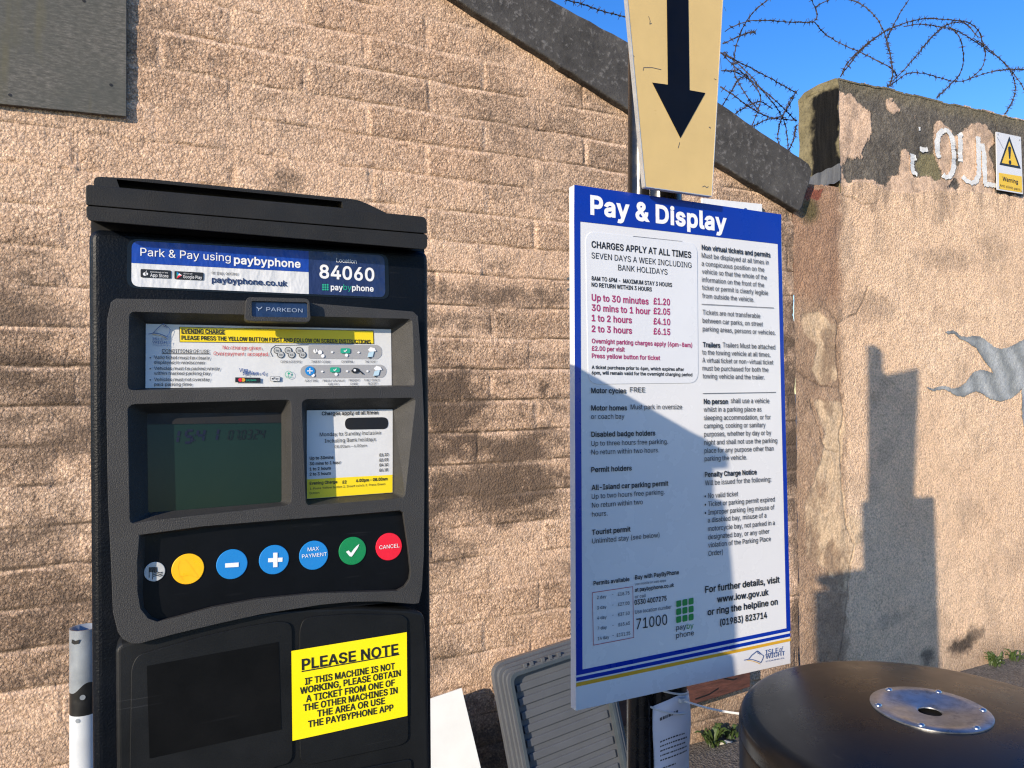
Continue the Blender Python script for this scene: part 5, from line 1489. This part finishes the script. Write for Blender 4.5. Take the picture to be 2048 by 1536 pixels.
R2i = rounded(quad(Z2_, [(393, 128), (1127, 122), (1128, 612), (430, 668), (400, 672)], DR), [.003, .003, .003, .001, .003], 3)
R3o = rounded(quad(Z2_, [(1238, 50), (1862, 42), (1800, 590), (1262, 632)], 0.), [.008, .006, .006, .006], 3)
R3i = rounded(quad(Z2_, [(1262, 108), (1738, 103), (1738, 562), (1262, 598)], DR), .002, 3)
R4o = [Z2_(352, 792), Z2_(440, 780), Z2_(700, 745), Z2_(1100, 712), Z2_(1500, 682), Z2_(1775, 658), Z2_(1792, 668), Z2_(1818, 850), Z2_(1834, 985), Z2_(1828, 1035), Z2_(1800, 1075), Z2_(1760, 1098), Z2_(1600, 1102), Z2_(1300, 1112), Z2_(1000, 1142), Z2_(750, 1188), Z2_(560, 1240), Z2_(450, 1266), Z2_(400, 1248), Z2_(358, 1195), Z2_(342, 1100), Z2_(340, 940)]
R4i = [Z2_(385, 796, .012), Z2_(440, 790, .012), Z2_(700, 757, .012), Z2_(1100, 722, .012), Z2_(1500, 689, .012), Z2_(1770, 664, .012), Z2_(1786, 672, .012), Z2_(1812, 850, .012), Z2_(1826, 985, .012), Z2_(1820, 1030, .012), Z2_(1794, 1068, .012), Z2_(1755, 1090, .012), Z2_(1600, 1094, .012), Z2_(1300, 1105, .012), Z2_(1000, 1134, .012), Z2_(750, 1180, .012), Z2_(560, 1232, .012), Z2_(465, 1256, .012), Z2_(420, 1240, .012), Z2_(378, 1190, .012), Z2_(370, 1100, .012), Z2_(378, 940, .012)]
m = MB()
m.plate(outer, [R1o, R2o, R3o, R4o], 0, .075, depths=[DR, DR, DR, .012], inners=[R1i, R2i, R3i, R4i], floor=[True, False, True, False])
FA = m.build('fascia', MT['fascia'], PM, bevel=.0028, seg=3)
# maker's badge over the top recess
m = MB()
bo = rounded([Z1(935, 748, -.012), Z1(1280, 757, -.012), Z1(1288, 885, -.012), Z1(928, 878, -.012)], .006, 4)
bi_ = rounded([Z1(965, 770, -.012), Z1(1270, 778, -.012), Z1(1272, 860, -.012), Z1(968, 855, -.012)], .002, 3)
m.plate(bo, [bi_], -.012, .002, depths=[-.009])
bd = m.build('badge', MT['fascia'], PM, bevel=.0018)
P = Print(MF, -.009, [MT['plaque'], mat('silver lettering', (.42, .46, .52), .3, .1, metal=.4)]); P.zoom(2.731, 150, 320)
P.mb.sheet(bi_, -.009, 0); P.dep = -.0098
P.t('PARKEON', 1045, 825, 1243, 21, 1, .006)
P.line([(992, 803), (1002, 812), (1012, 812), (1022, 802)], .0010, 1); P.line([(1004, 812), (1002, 824)], .0010, 1)
P.build('plaque', bd)
# conditions card
P = Print(MF, DR-.0006, [MT['paperw'], MT['yband'], MT['ink'], MT['red'], MT['greyband'], MT['inkblue'], MT['coin'], MT['teal'], MT['btn_blue'], MT['paleblue'], MT['textw'], MT['gold'], MT['btn_red'], MT['inkgrey']])
P.zoom(2.731, 150, 320)
P.poly([(387, 895), (1726, 925), (1730, 1231), (385, 1246)], 0)
P.dep = DR-.0010
P.poly([(569, 911), (1631, 931), (1634, 1005), (571, 995)], 2)
P.poly([(1275, 1010), (1655, 1010), (1676, 1030), (1676, 1066), (1655, 1088), (1275, 1085)], 4, .003)
P.poly([(1255, 1120), (1680, 1118), (1701, 1140), (1700, 1170), (1680, 1190), (1252, 1192), (1232, 1170), (1232, 1140)], 4, .004)
P.line([(1275, 1010), (1095, 1012), (1072, 1030), (1068, 1050), (1080, 1075)], .0007, 13)
P.dep = DR-.0013
P.poly([(573, 914), (1628, 934), (1630, 1002), (574, 992)], 1)
P.dep = DR-.0018
P.t('EVENING CHARGE', 581, 944, 818, 22, 2, .010); P.line([(581, 948), (818, 952)], .0006, 2)
P.t('PLEASE PRESS THE YELLOW BUTTON FIRST AND FOLLOW ON SCREEN INSTRUCTIONS', 581, 981, 1614, 22, 2, .008)
P.t('No change given.', 807, 1033, 1023, 20, 3); P.t('Overpayment  accepted.', 757, 1066, 1060, 20, 3)
P.t('CONDITIONS OF USE', 475, 1052, 732, 20, 2, .004); P.line([(475, 1056), (732, 1058)], .0006, 2)
for y, l1, l2, w1, w2 in ((1086, 'Valid ticket must be clearly', 'displayed in windscreen', 737, 707), (1146, 'Vehicles must be parked wholly', 'within marked parking bay', 792, 741), (1207, 'Vehicles must not overstay', 'paid parking time', 738, 637)):
    P.t(l1, 432, y, w1, 18, 2); P.t(l2, 432, y+27, w2, 18, 2); P.disc(411, y-6, 4, 2, n=10)
for tx, x0, y0, x1 in (('COINS ACCEPTED', 1122, 1107, 1236), ('INSERT COINS', 1292, 1107, 1393), ('CONFIRM', 1455, 1107, 1518), ('TAKE TICKET', 1583, 1107, 1646), ('ADD TIME', 1255, 1211, 1326), ('PRESS FOR WAVE', 1353, 1211, 1473), ('AND PAY', 1381, 1230, 1441), ('PRESENT', 1495, 1209, 1555), ('CARD', 1503, 1228, 1545), ('TAKE TICKET/', 1578, 1208, 1665), ('RECEIPT', 1600, 1227, 1653)):
    P.t(tx, x0, y0, x1, 12, 13, .004)
for x, y in ((1105, 1040), (1165, 1040), (1225, 1040), (1124, 1063), (1183, 1063), (1243, 1063)):
    P.disc(x, y, 20, 2, n=20); P.mb.v[-20:] = [(a, DR-.0015, c) for a, b, c in P.mb.v[-20:]]
    P.disc(x, y, 16.5, 6, n=20)
P.dep = DR-.0022
for x, y, s_ in ((1105, 1040, '5p'), (1165, 1040, '10p'), (1225, 1040, '20p'), (1124, 1063, '50p'), (1183, 1063, '£1'), (1243, 1063, '£2')):
    P.t(s_, x-9, y+5, x+9, 10, 2)
P.disc(1313, 1043, 12, 10, n=16); P.disc(1338, 1050, 12, 10, n=16); P.disc(1353, 1070, 10, 10, n=16); P.line([(1311, 1032), (1318, 1052)], .0012, 2)
for x, y in ((1404, 1049), (1549, 1051), (1350, 1155), (1486, 1153), (1597, 1153)):
    P.poly([(x-9, y), (x, y-6), (x+9, y), (x, y+6)], 10)
for x0, y0 in ((1450, 1028), (1393, 1132)):
    P.poly([(x0, y0), (x0+53, y0), (x0+53, y0+28), (x0, y0+28)], 7, .002)
    P.disc(x0+33, y0+38, 9, 10, n=12)
P.disc(1283, 1152, 26, 8); P.disc(1300, 1175, 10, 10, n=12)
for x0, y0 in ((1600, 1022), (1632, 1124)):
    P.poly([(x0+4, y0+30), (x0+34, y0+22), (x0+26, y0+52), (x0-4, y0+56)], 9); P.poly([(x0, y0+14), (x0+14, y0), (x0+36, y0+6), (x0+46, y0+22), (x0+10, y0+26)], 10); P.poly([(x0, y0+54), (x0+18, y0+54), (x0+9, y0+63)], 2)
P.poly([(1508, 1152), (1524, 1134), (1548, 1138), (1556, 1152), (1540, 1164), (1520, 1164)], 2); P.line([(1545, 1145), (1562, 1158), (1575, 1170)], .0016, 2)
P.dep = DR-.0026
for x0, y0 in ((1450, 1028), (1393, 1132)):
    P.line([(x0+19, y0+13), (x0+25, y0+19), (x0+35, y0+8)], .0011, 10)
P.line([(1268, 1152), (1298, 1152)], .0012, 10); P.line([(1283, 1137), (1283, 1167)], .0012, 10); P.disc(1528, 1148, 7, 10, n=12)
P.t('Visa', 897, 1158, 946, 20, 5, .02); P.t('payWave', 917, 1172, 1004, 18, 5, .012)
for r_ in (8, 15, 22):
    P.line([(1016+r_*math.cos(a_), 1167-r_*.8*math.sin(a_)) for a_ in (-.7, -.35, 0, .35, .7)], .0008, 5)
P.poly([(875, 1187), (1013, 1189), (1013, 1216), (875, 1214)], 2); P.poly([(1068, 1180), (1120, 1181), (1120, 1209), (1068, 1208)], 13, .001)
P.dep = DR-.0030
P.disc(903, 1201, 11, 12); P.disc(919, 1201, 11, 11); P.t('paypass', 936, 1207, 990, 11, 7, .006); P.poly([(1070, 1182), (1118, 1183), (1118, 1207), (1070, 1206)], 0, .001)
P.disc(1168, 1172, 21, 7, ring=.12); P.t('pay', 1155, 1184, 1180, 8, 7); P.poly([(1168, 1158), (1176, 1166), (1168, 1174), (1160, 1166)], 7)
P.dep = DR-.0033
P.t('Pay', 1085, 1200, 1112, 14, 2, .006); P.disc(1079, 1195, 4.5, 2, n=10)
council_logo(P, 415, 945, 112, 5, 11)
P.t('ISLE', 422, 984, 482, 14, 5); P.t('of', 489, 982, 512, 15, 5, 0, .3); P.t('WIGHT', 422, 1002, 522, 14, 5); P.t('COUNCIL', 424, 1013, 520, 5, 5)
P.build('conditions_card', PM)
# screen
m = MB()
SD = .0235
m.prism([A(285, 815, SD), A(572, 812, SD), A(572, 1012, SD), A(285, 1036, SD)], SD+.004, SD+.005)
m.build('screen', MT['lcd'], PM)
m = MB()
m.prism(quad(Z2_, [(380, 122), (1138, 116), (1138, 178), (380, 188)], DR), DR+.0002, DR+.0006)
m.build('screen_shroud', MT['dark'], PM)
P = Print(MF, DR+.0007, [MT['lcdblue'], MT['lcdblack']]); P.zoom(2.731, 150, 780)
SEG = {'0': 'abcdef', '1': 'bc', '2': 'abged', '3': 'abgcd', '4': 'fgbc', '5': 'afgcd', '7': 'abc'}
def digit(x, y, wd, h, ch, th, mi, sh=.18):
    q = lambda u, v: (x+u*wd+sh*h*(1-v), y+v*h-(u*wd)*.05)
    pos = {'a': ((.1, 0), (.9, 0)), 'b': ((1, .05), (1, .45)), 'c': ((1, .55), (1, .95)), 'd': ((.1, 1), (.9, 1)), 'e': ((0, .55), (0, .95)), 'f': ((0, .05), (0, .45)), 'g': ((.1, .5), (.9, .5))}
    for s_ in SEG[ch]:
        P.line([q(*pos[s_][0]), q(*pos[s_][1])], th, mi)
digit(538, 222, 20, 66, '1', .0028, 0); digit(598, 222, 36, 66, '5', .0028, 0); digit(662, 218, 36, 62, '4', .0028, 0); digit(745, 214, 28, 62, '1', .0028, 0)
P.disc(652, 246, 5, 0, n=8); P.disc(650, 274, 5, 0, n=8)
for i, ch in enumerate('070324'):
    digit(835+i*33+(i//2)*4, 222-i*1.0, 20, 48, ch, .0013, 1)
P.disc(898, 270, 3, 1, n=8); P.disc(968, 268, 3, 1, n=8)
P.build('screen_digits', PM)
# tariff card
P = Print(MF, DR-.0006, [MT['paperw'], MT['yband'], MT['ink'], MT['dark']]); P.zoom(2.731, 150, 780)
P.poly([(1266, 111), (1735, 106), (1735, 560), (1266, 595)], 0)
P.dep = DR-.0010
P.poly([(1267, 488), (1734, 463), (1734, 559), (1267, 594)], 1)
P.poly([(1474, 152), (1710, 148), (1712, 213), (1475, 217)], 3, .009)
P.dep = DR-.0016
for tx, x0, y0, x1, cp, b in (('Charges apply at all times', 1348, 138, 1657, 19, .014), ('Monday to Sunday inclusive', 1337, 253, 1670, 20, 0), ('Including Bank holidays', 1364, 288, 1642, 20, 0), ('08.00am – 6.00pm', 1417, 317, 1593, 15, .006),
        ('Up to 30mins', 1282, 381, 1413, 16, .010), ('30 mins to 1 hour', 1282, 411, 1452, 16, .010), ('1 to 2 hours', 1282, 440, 1398, 16, .010), ('2 to 3 hours', 1282, 468, 1398, 16, .010), ('£1.20', 1662, 362, 1712, 15, .012), ('£2.05', 1662, 390, 1711, 15, .012), ('£4.10', 1662, 417, 1711, 15, .012), ('£6.15', 1662, 445, 1710, 15, .012),
        ('Evening Charge', 1282, 518, 1432, 16, .008), ('£2', 1460, 511, 1482, 16, .008), ('6.00pm – 08.00am', 1535, 503, 1707, 16, .008), ('1. Press Yellow button 2. Insert coin/s 3. Press Green', 1282, 545, 1695, 12, .006), ('button', 1282, 570, 1335, 12, .006)):
    P.t(tx, x0, y0, x1, cp, 2, b)
P.build('tariff_card', PM)
# button panel and buttons
m = MB(); m.sheet([A(255, 1050, .0125), A(830, 1010, .0125), A(830, 1200, .0125), A(255, 1262, .0125)], .0125)
m.build('button_panel', MT['black'], PM)
for nm, x, y, r, mt, sym in (('button', 617, 978, 89, 'btn_yellow', ''), ('button', 858, 952, 85, 'btn_blue', '-'), ('button', 1088, 927, 81.5, 'btn_blue', '+'), ('button', 1305, 903, 79, 'btn_blue', 'MAX'), ('button', 1517, 879, 74.5, 'btn_green', 'ok'), ('button', 1716, 856, 71.5, 'btn_red', 'CANCEL'), ('button', 435, 993, 58, 'btn_white', 'flag')):
    c = Z2_(x, y, .0105); r_ = Z2_(x+r, y, .0105)[0]-c[0]
    m = MB()
    m.prism([(c[0]+r_*math.cos(2*PI*k/40), c[1]+r_*math.sin(2*PI*k/40)) for k in range(40)], .0112, .0126)
    b = m.build(nm, MT[mt], PM, bevel=.0006)
    P = Print(MF, .0106, [MT['textw'], MT['ink']]); P.zoom(2.731, 150, 780)
    if sym == '-': P.poly([(820, 947), (894, 942), (894, 966), (820, 970)], 0)
    if sym == '+': P.poly([(1055, 919), (1134, 915), (1133, 938), (1054, 941)], 0); P.dep -= .0002; P.poly([(1082, 889), (1106, 888), (1106, 967), (1082, 968)], 0)
    if sym == 'MAX': P.t('MAX', 1271, 881, 1333, 20, 0); P.t('PAYMENT', 1240, 919, 1376, 20, 0)
    if sym == 'ok': P.poly([(1480, 884), (1494, 876), (1508, 890), (1520, 872), (1538, 852), (1553, 841), (1546, 860), (1530, 884), (1512, 910), (1500, 908)], 0)
    if sym == 'CANCEL': P.t('CANCEL', 1663, 870, 1772, 20, 0)
    if sym == 'flag':
        P.line([(405, 972), (405, 1025)], .0006, 1); P.line([(424, 985), (424, 1035)], .0006, 1)
        for k in range(4):
            P.line([(409+k*11, 968), (411+k*11, 994)], .0017, 1)
        for k in range(3):
            P.line([(428, 1000+k*9), (448, 994+k*9), (462, 999+k*9), (478, 994+k*9)], .0008, 1)
    if sym: P.build('symbol', b)
    else:
        for pts in ([(570, 930), (560, 960), (565, 1010), (590, 1040)], [(565, 1020), (620, 1010), (680, 1030)], [(600, 925), (630, 960), (670, 1020)]):
            P.line(pts, .00028, 0)
        P.mats = [mat('worn amber crease', srgb(240, 180, 14), .5)]; P.build('crease', b)
# lower door
d = .010
dout = [Z3(316, 300, d), Z3(322, 276, d), Z3(345, 258, d), Z3(560, 198, d), Z3(800, 140, d), Z3(1050, 102, d), Z3(1250, 86, d), Z3(1500, 80, d), Z3(1720, 92, d), Z3(1785, 102, d), Z3(1806, 128, d), Z3(1818, 300, d), Z3(1832, 858, d), (Z3(1832, 858, d)[0], .10), (Z3(322, 858, d)[0], .10), Z3(322, 858, d)]
m = MB(); m.prism(dout, d, .12)
DO = m.build('door', MT['door'], PM, bevel=.006, seg=4)
def raised(pts, nm, mt, y0, r):
    m = MB(); m.prism(rounded([Z3(*p, d) for p in pts], r, 4), y0, d+.001); return m.build(nm, MT[mt], DO, bevel=.0008)
m = MB(); k_ = [(384, 858), (392, 370), (420, 312), (560, 270), (760, 215), (960, 170), (1110, 148), (1155, 158), (1166, 190), (1168, 800), (1150, 832), (1060, 858), (1000, 1500), (384, 1700)]
raised(k_, 'ticket_panel', 'door', d-.0025, .006)
raised([(1200, 330), (1200, 190), (1218, 140), (1260, 125), (1450, 113), (1690, 116), (1720, 138), (1724, 720), (1690, 745), (1240, 842), (1206, 820), (1200, 700)], 'notice_panel', 'door', d-.0025, .006)
raised([(1240, 905), (1740, 810), (1745, 1400), (1240, 1560)], 'coin_panel', 'door', d-.0025, .006)
m = MB(); m.sheet([Z3(466, 366, d-.003), Z3(1101, 250, d-.003), Z3(1114, 672, d-.003), Z3(480, 812, d-.003)], d-.0031)
m.build('ticket_window', MT['window'], DO)
P = Print(MF, d-.0034, [MT['yellow'], MT['ink']]); P.zoom(2.409, 100, 1180)
P.poly([(1163, 294), (1719, 203), (1722, 606), (1168, 727)], 0)
P.dep = d-.0040
SLP = -.012
P.t('PLEASE NOTE', 1213, 385, 1680, 50, 1, .018)
P.line([(1212, 393), (1681, 311)], .0013, 1)
for tx, x0, y0, x1 in (('IF THIS MACHINE IS NOT', 1228, 457, 1663), ('WORKING, PLEASE OBTAIN', 1204, 502, 1692), ('A TICKET FROM ONE OF', 1233, 540, 1663), ('THE OTHER MACHINES IN', 1220, 584, 1677), ('THE AREA OR USE', 1287, 612, 1615), ('THE PAYBYPHONE APP', 1243, 663, 1656)):
    P.t(tx, x0, y0, x1, 31, 1, .016)
P.build('notice_sticker', DO)

for o in PM.children:
    if o.name.split('.')[0] in ('fascia', 'badge', 'conditions_card', 'screen', 'screen_shroud', 'screen_digits', 'tariff_card', 'button_panel', 'button', 'door'):
        o.matrix_local = MB_.I @ MF.M

# ------------------------------------------------------------------ litter bin
BX, BY, BZ, BR_ = 1.067, .746, EYE-.5045, .28
LB = empty('litter_bin', (BX, BY, 0), 'round dark litter bin with metal ashtray plate on its domed top', 'bin')
m = MB()
prof = [(BR_-.01, .0), (BR_, .01), (BR_, BZ-.05), (BR_-.0015, BZ-.047), (BR_, BZ-.044)]
m.lathe(prof, 96)
m.build('body', MT['bin'], LB, smooth=40)
m = MB()
prof = [(BR_-.004, BZ-.046), (BR_, BZ-.044)]
for k in range(9):
    a = k/8*PI/2*.93; prof.append((BR_-.026+.026*math.cos(a), BZ-.030+.028*math.sin(a)))
for k in range(1, 12):
    t = k/11; r_ = (BR_-.026)*(1-t)+.072*t; prof.append((r_, BZ-.003+.022*(1-(r_/(BR_-.026))**2)))
prof += [(.070, BZ+.012), (.068, BZ-.04)]
m.lathe(prof, 96)
LT = m.build('lid', MT['bin'], LB, smooth=35)
m = MB(); pz = BZ+.0190
m.lathe([(.083, pz-.004), (.083, pz-.0006), (.082, pz), (.066, pz+.0008), (.060, pz-.0015), (.020, pz-.004), (.0165, pz-.006), (.0162, pz-.0075)], 64)
pl = m.build('ashtray_plate', MT['steel'], LB, smooth=35)
for k in range(6):
    a = k*PI/3+.45
    m = MB(); m.lathe([(.0055, pz-.0005), (.0053, pz+.001), (.0036, pz+.0028), (.0012, pz+.0034), (.0001, pz+.0035)], 16, 0, (.0745*math.cos(a), .0745*math.sin(a)))
    m.build('rivet', MT['rivet'], pl, smooth=60)
m = MB(); m.lathe([(.0001, BZ-.03), (.06, BZ-.03)], 24); m.build('ash_pan', MT['dark'], LB)
m = MB(); m.lathe([(.0001, pz-.014), (.03, pz-.014)], 24); m.build('hole', MT['dark'], pl)  # dark disc below the opening, standing in for its shaded inside

# ------------------------------------------------------------------ things leaning on the wall
# white board
bz = .0
p0 = world_at(922, 1376, 2.38)
e = empty('white_board', (p0.x, 2.22, 0), 'plain white painted board leaning against the wall beside the ticket machine', 'board')
top = p0.z; le = math.atan2(.16, top)
ro = math.radians(-7.5)
m = MB()
m.prism([(-.62, -.02), (0, -.02), (0, top*1.02), (-.62, top*1.02)], -.009, .009)
pn = m.build('panel', MT['plywhite'], e, bevel=.001)
# roll about the face normal through the top right corner, lean about X
Mb = Matrix.Translation((p0.x, 2.38, p0.z)) @ Matrix.Rotation(ro*-1*-1, 4, 'Y') @ Matrix.Rotation(-le, 4, 'X') @ Matrix.Translation((0, 0, -top*1.02))
e.matrix_world = Mb

# grey ribbed lid
LF0 = world_at(978, 1330, 2.36)
wL = .46; hL = .60
Ml = Matrix.Translation((LF0.x, 2.33, LF0.z+.0)) @ Matrix.Rotation(math.radians(7.0), 4, 'Y') @ Matrix.Rotation(math.radians(-16), 4, 'X')
Ml = Matrix.Translation((LF0.x, 2.33, LF0.z)) @ Matrix.Rotation(math.radians(-7.0), 4, 'Y') @ Matrix.Rotation(math.radians(-10), 4, 'X')
LE = empty('ribbed_lid', Ml, 'grey plastic lid with stepped rim and ribbed face leaning against the wall', 'lid')
def rr_(x0, x1, z0_, z1, r): return rounded([(x0, z0_), (x1, z0_), (x1, z1), (x0, z1)], r, 6)
m = MB()
for k, (ins, y0, y1) in enumerate(((0, .004, .03), (.010, -.012, .006), (.021, -.024, -.010), (.030, -.034, -.022))):
    o_ = rr_(ins, wL-ins, -hL+ins, .008-ins, .05-ins*.5); h_ = rr_(ins+.012, wL-ins-.012, -hL+ins+.012, .008-ins-.012, .042-ins*.5)
    m.plate(o_, [h_], y0, y1)
m.build('rim', MT['lidgrey'], LE, bevel=.0025)
m = MB(); o_ = rr_(.040, wL-.04, -hL+.04, -.030, .03); h_ = rr_(.052, wL-.052, -hL+.052, -.042, .026); m.plate(o_, [h_], -.038, -.01); m.build('seal', MT['liddark'], LE, bevel=.002)
m = MB(); m.prism(rr_(.03, wL-.03, -hL+.03, -.02, .03), -.012, .006)
zq = -.075
while zq > -hL+.08:
    m.prism([(.065, zq), (wL-.065, zq), (wL-.065, zq-.026), (.065, zq-.026)], -.019, -.011)
    zq -= .046
m.build('panel', MT['lidgrey'], LE, bevel=.0025)
for xx in (.10, .125, .17, .20, .235):
    m = MB(); m.box((xx, -.038, -.024), (xx+.012, -.030, -.010)); m.build('clip', MT['lidgrey'], LE)

# timber plank behind the sign
p0, p1 = world_at(1371, 1417, 2.38), world_at(1501, 1374, 2.38)
e = empty('timber_plank', (p0.x-.35, 2.38, p0.z), 'red-brown timber plank fixed low on the wall behind the tariff sign', 'plank')
dz_ = p1.z-p0.z; dx_ = p1.x-p0.x
m = MB(); s_ = dz_/dx_
m.prism([(0, -.35*s_*.6), (.35+dx_, dz_), (.35+dx_+.004, dz_+.105), (0, .11-.35*s_*.6)], -.0, .065)
m.build('board', MT['plank'], e, bevel=.004)
for pts in ([(.40, .028), (.47, .034), (.52, .05)], [(.55, .085), (.60, .07), (.62, .074)]):
    m = MB(); m.line(pts, .006, -.0008)
    m.build('split', MT['dark'], e)

# striped post, left of the machine
p0 = world_at(169, 1254, 2.0)
e = empty('striped_post', (p0.x, 2.0, 0), 'hollow steel post painted grey, black and white behind the ticket machine', 'post')
r_ = .031
za, zb = world_at(169, 1375, 2.0).z, world_at(169, 1422, 2.0).z
m = MB()
m.lathe([(r_, 0), (r_, zb)], 40, 1)
n_ = 40
# wavy edge between grey and black
def wav(k): return za+.004+.017*math.cos(2*PI*k/n_-5.7)+.004*math.sin(8*PI*k/n_+1)
for z_a, z_b, mi in ((lambda k: zb, wav, 2), (wav, lambda k: p0.z, 0)):
    vs = [(r_*math.cos(2*PI*k/n_), r_*math.sin(2*PI*k/n_), f(k % n_)) for f in (z_a, z_b) for k in range(n_)]
    m.add(vs, [(k, (k+1) % n_, (k+1) % n_+n_, k+n_) for k in range(n_)], mi)
m.lathe([(r_, p0.z), (r_-.004, p0.z), (r_-.004, p0.z-.25), (.0005, p0.z-.25)], n_, 0)
sh = m.build('shaft', [MT['postgrey'], MT['postwhite'], MT['postblack']], e)
for f in sh.data.polygons: f.use_smooth = True
for px, py, rr in ((165, 1396, .006), (155, 1444, .005)):
    m = MB(); q = world_at(px, py, 1.965)
    an = math.atan2(-.02, q.x-p0.x)
    ang = math.asin(max(-.9, min(.9, (q.x-p0.x)/r_)))
    c = Vector((r_*math.sin(ang), -r_*math.cos(ang), q.z)); nv = Vector((math.sin(ang), -math.cos(ang), 0)); tv = Vector((math.cos(ang), math.sin(ang), 0))
    m.add([tuple(c+nv*.0008+tv*rr*math.cos(k*PI/6)+Vector((0, 0, rr*math.sin(k*PI/6)))) for k in range(12)], [tuple(range(12))])
    m.build('chip', MT['postgrey'], e)
m = MB(); q = world_at(156, 1285, 1.965)
ang = -.55
c = Vector((r_*math.sin(ang), -r_*math.cos(ang), q.z)); nv = Vector((math.sin(ang), -math.cos(ang), 0)); tv = Vector((math.cos(ang), math.sin(ang), 0))
m.add([tuple(c+nv*.0012+tv*a+Vector((0, 0, b))) for a, b in ((-.008, .006), (.0, .002), (.011, .006), (.008, -.004), (-.002, -.006), (-.009, -.003))], [tuple(range(6))])
m.build('paint_chip', MT['postblack'], e)

# ------------------------------------------------------------------ weeds and litter at the wall's foot
def weed(c, R, n, label, h=.12, seed=1, lw=.03):
    rnd = random.Random(seed)
    e = empty('weed', c, label, 'plant')
    m = MB()
    for i in range(n):
        a = rnd.uniform(0, 2*PI); L = R*rnd.uniform(.5, 1.0); rise = h*rnd.uniform(.4, 1)
        w_ = lw*rnd.uniform(.6, 1.1); d = Vector((math.cos(a), math.sin(a), 0)); s_ = Vector((-d.y, d.x, 0))
        ks = 6; vs = []; org = Vector((rnd.uniform(-.02, .02), rnd.uniform(-.02, .02), 0))
        for k in range(ks+1):
            t = k/ks
            p = org+d*L*t+Vector((0, 0, rise*math.sin(t*PI*.62)*1.05))
            ww = w_*math.sin(max(.05, t)**.8*PI*.93)*(1 if k % 2 else .72)
            vs += [p-s_*ww/2+Vector((0, 0, .004)), p, p+s_*ww/2+Vector((0, 0, .004))]
        m.add(vs, [(k*3+j, k*3+j+1, k*3+j+4, k*3+j+3) for k in range(ks) for j in range(2)])
    m.build('leaves', MT['leaf'], e)
    m = MB()
    for i in range(4):
        a = rnd.uniform(0, 2*PI); m.tube([(0, 0, 0), (.01*math.cos(a), .01*math.sin(a), h*.5), (.03*math.cos(a), .03*math.sin(a), h*.9)], [.002, .0016, .001], 5)
    m.build('stem', MT['leaf'], e)
q = world_at(1425, 1500, 2.40)
weed((q.x, 2.40, 0), .075, 24, 'low green weed growing at the wall foot left of the litter bin', .075, 4)
q = world_at(1462, 1490, 2.42)
weed((q.x, 2.42, 0), .06, 12, 'small sprig of weed at the wall foot close to the litter bin', .06, 9, .02)
q = world_at(1990, 1330, 2.41)
weed((q.x, 2.41, 0), .06, 26, 'straggly weed at the foot of the boundary wall behind the bin', .07, 5, .012)
q = world_at(2030, 1316, 2.41)
weed((q.x, 2.41, 0), .05, 18, 'thin weed at the wall foot by the right edge below the mural', .055, 6, .011)
m = MB(); q = world_at(1450, 1472, 2.36)
m.add([(-.03, 0, .02), (-.01, -.018, .03), (.02, -.015, .027), (.04, 0, .02), (.02, .015, .024), (-.01, .014, .026), (0, 0, .034)], [(0, 1, 6), (1, 2, 6), (2, 3, 6), (3, 4, 6), (4, 5, 6), (5, 0, 6)])
lt = m.build('litter', MT['pale']); lt.location = (q.x, q.y, 0.0)
tag(lt, 'scrap of pale litter lying beside the weed at the wall foot', 'litter')
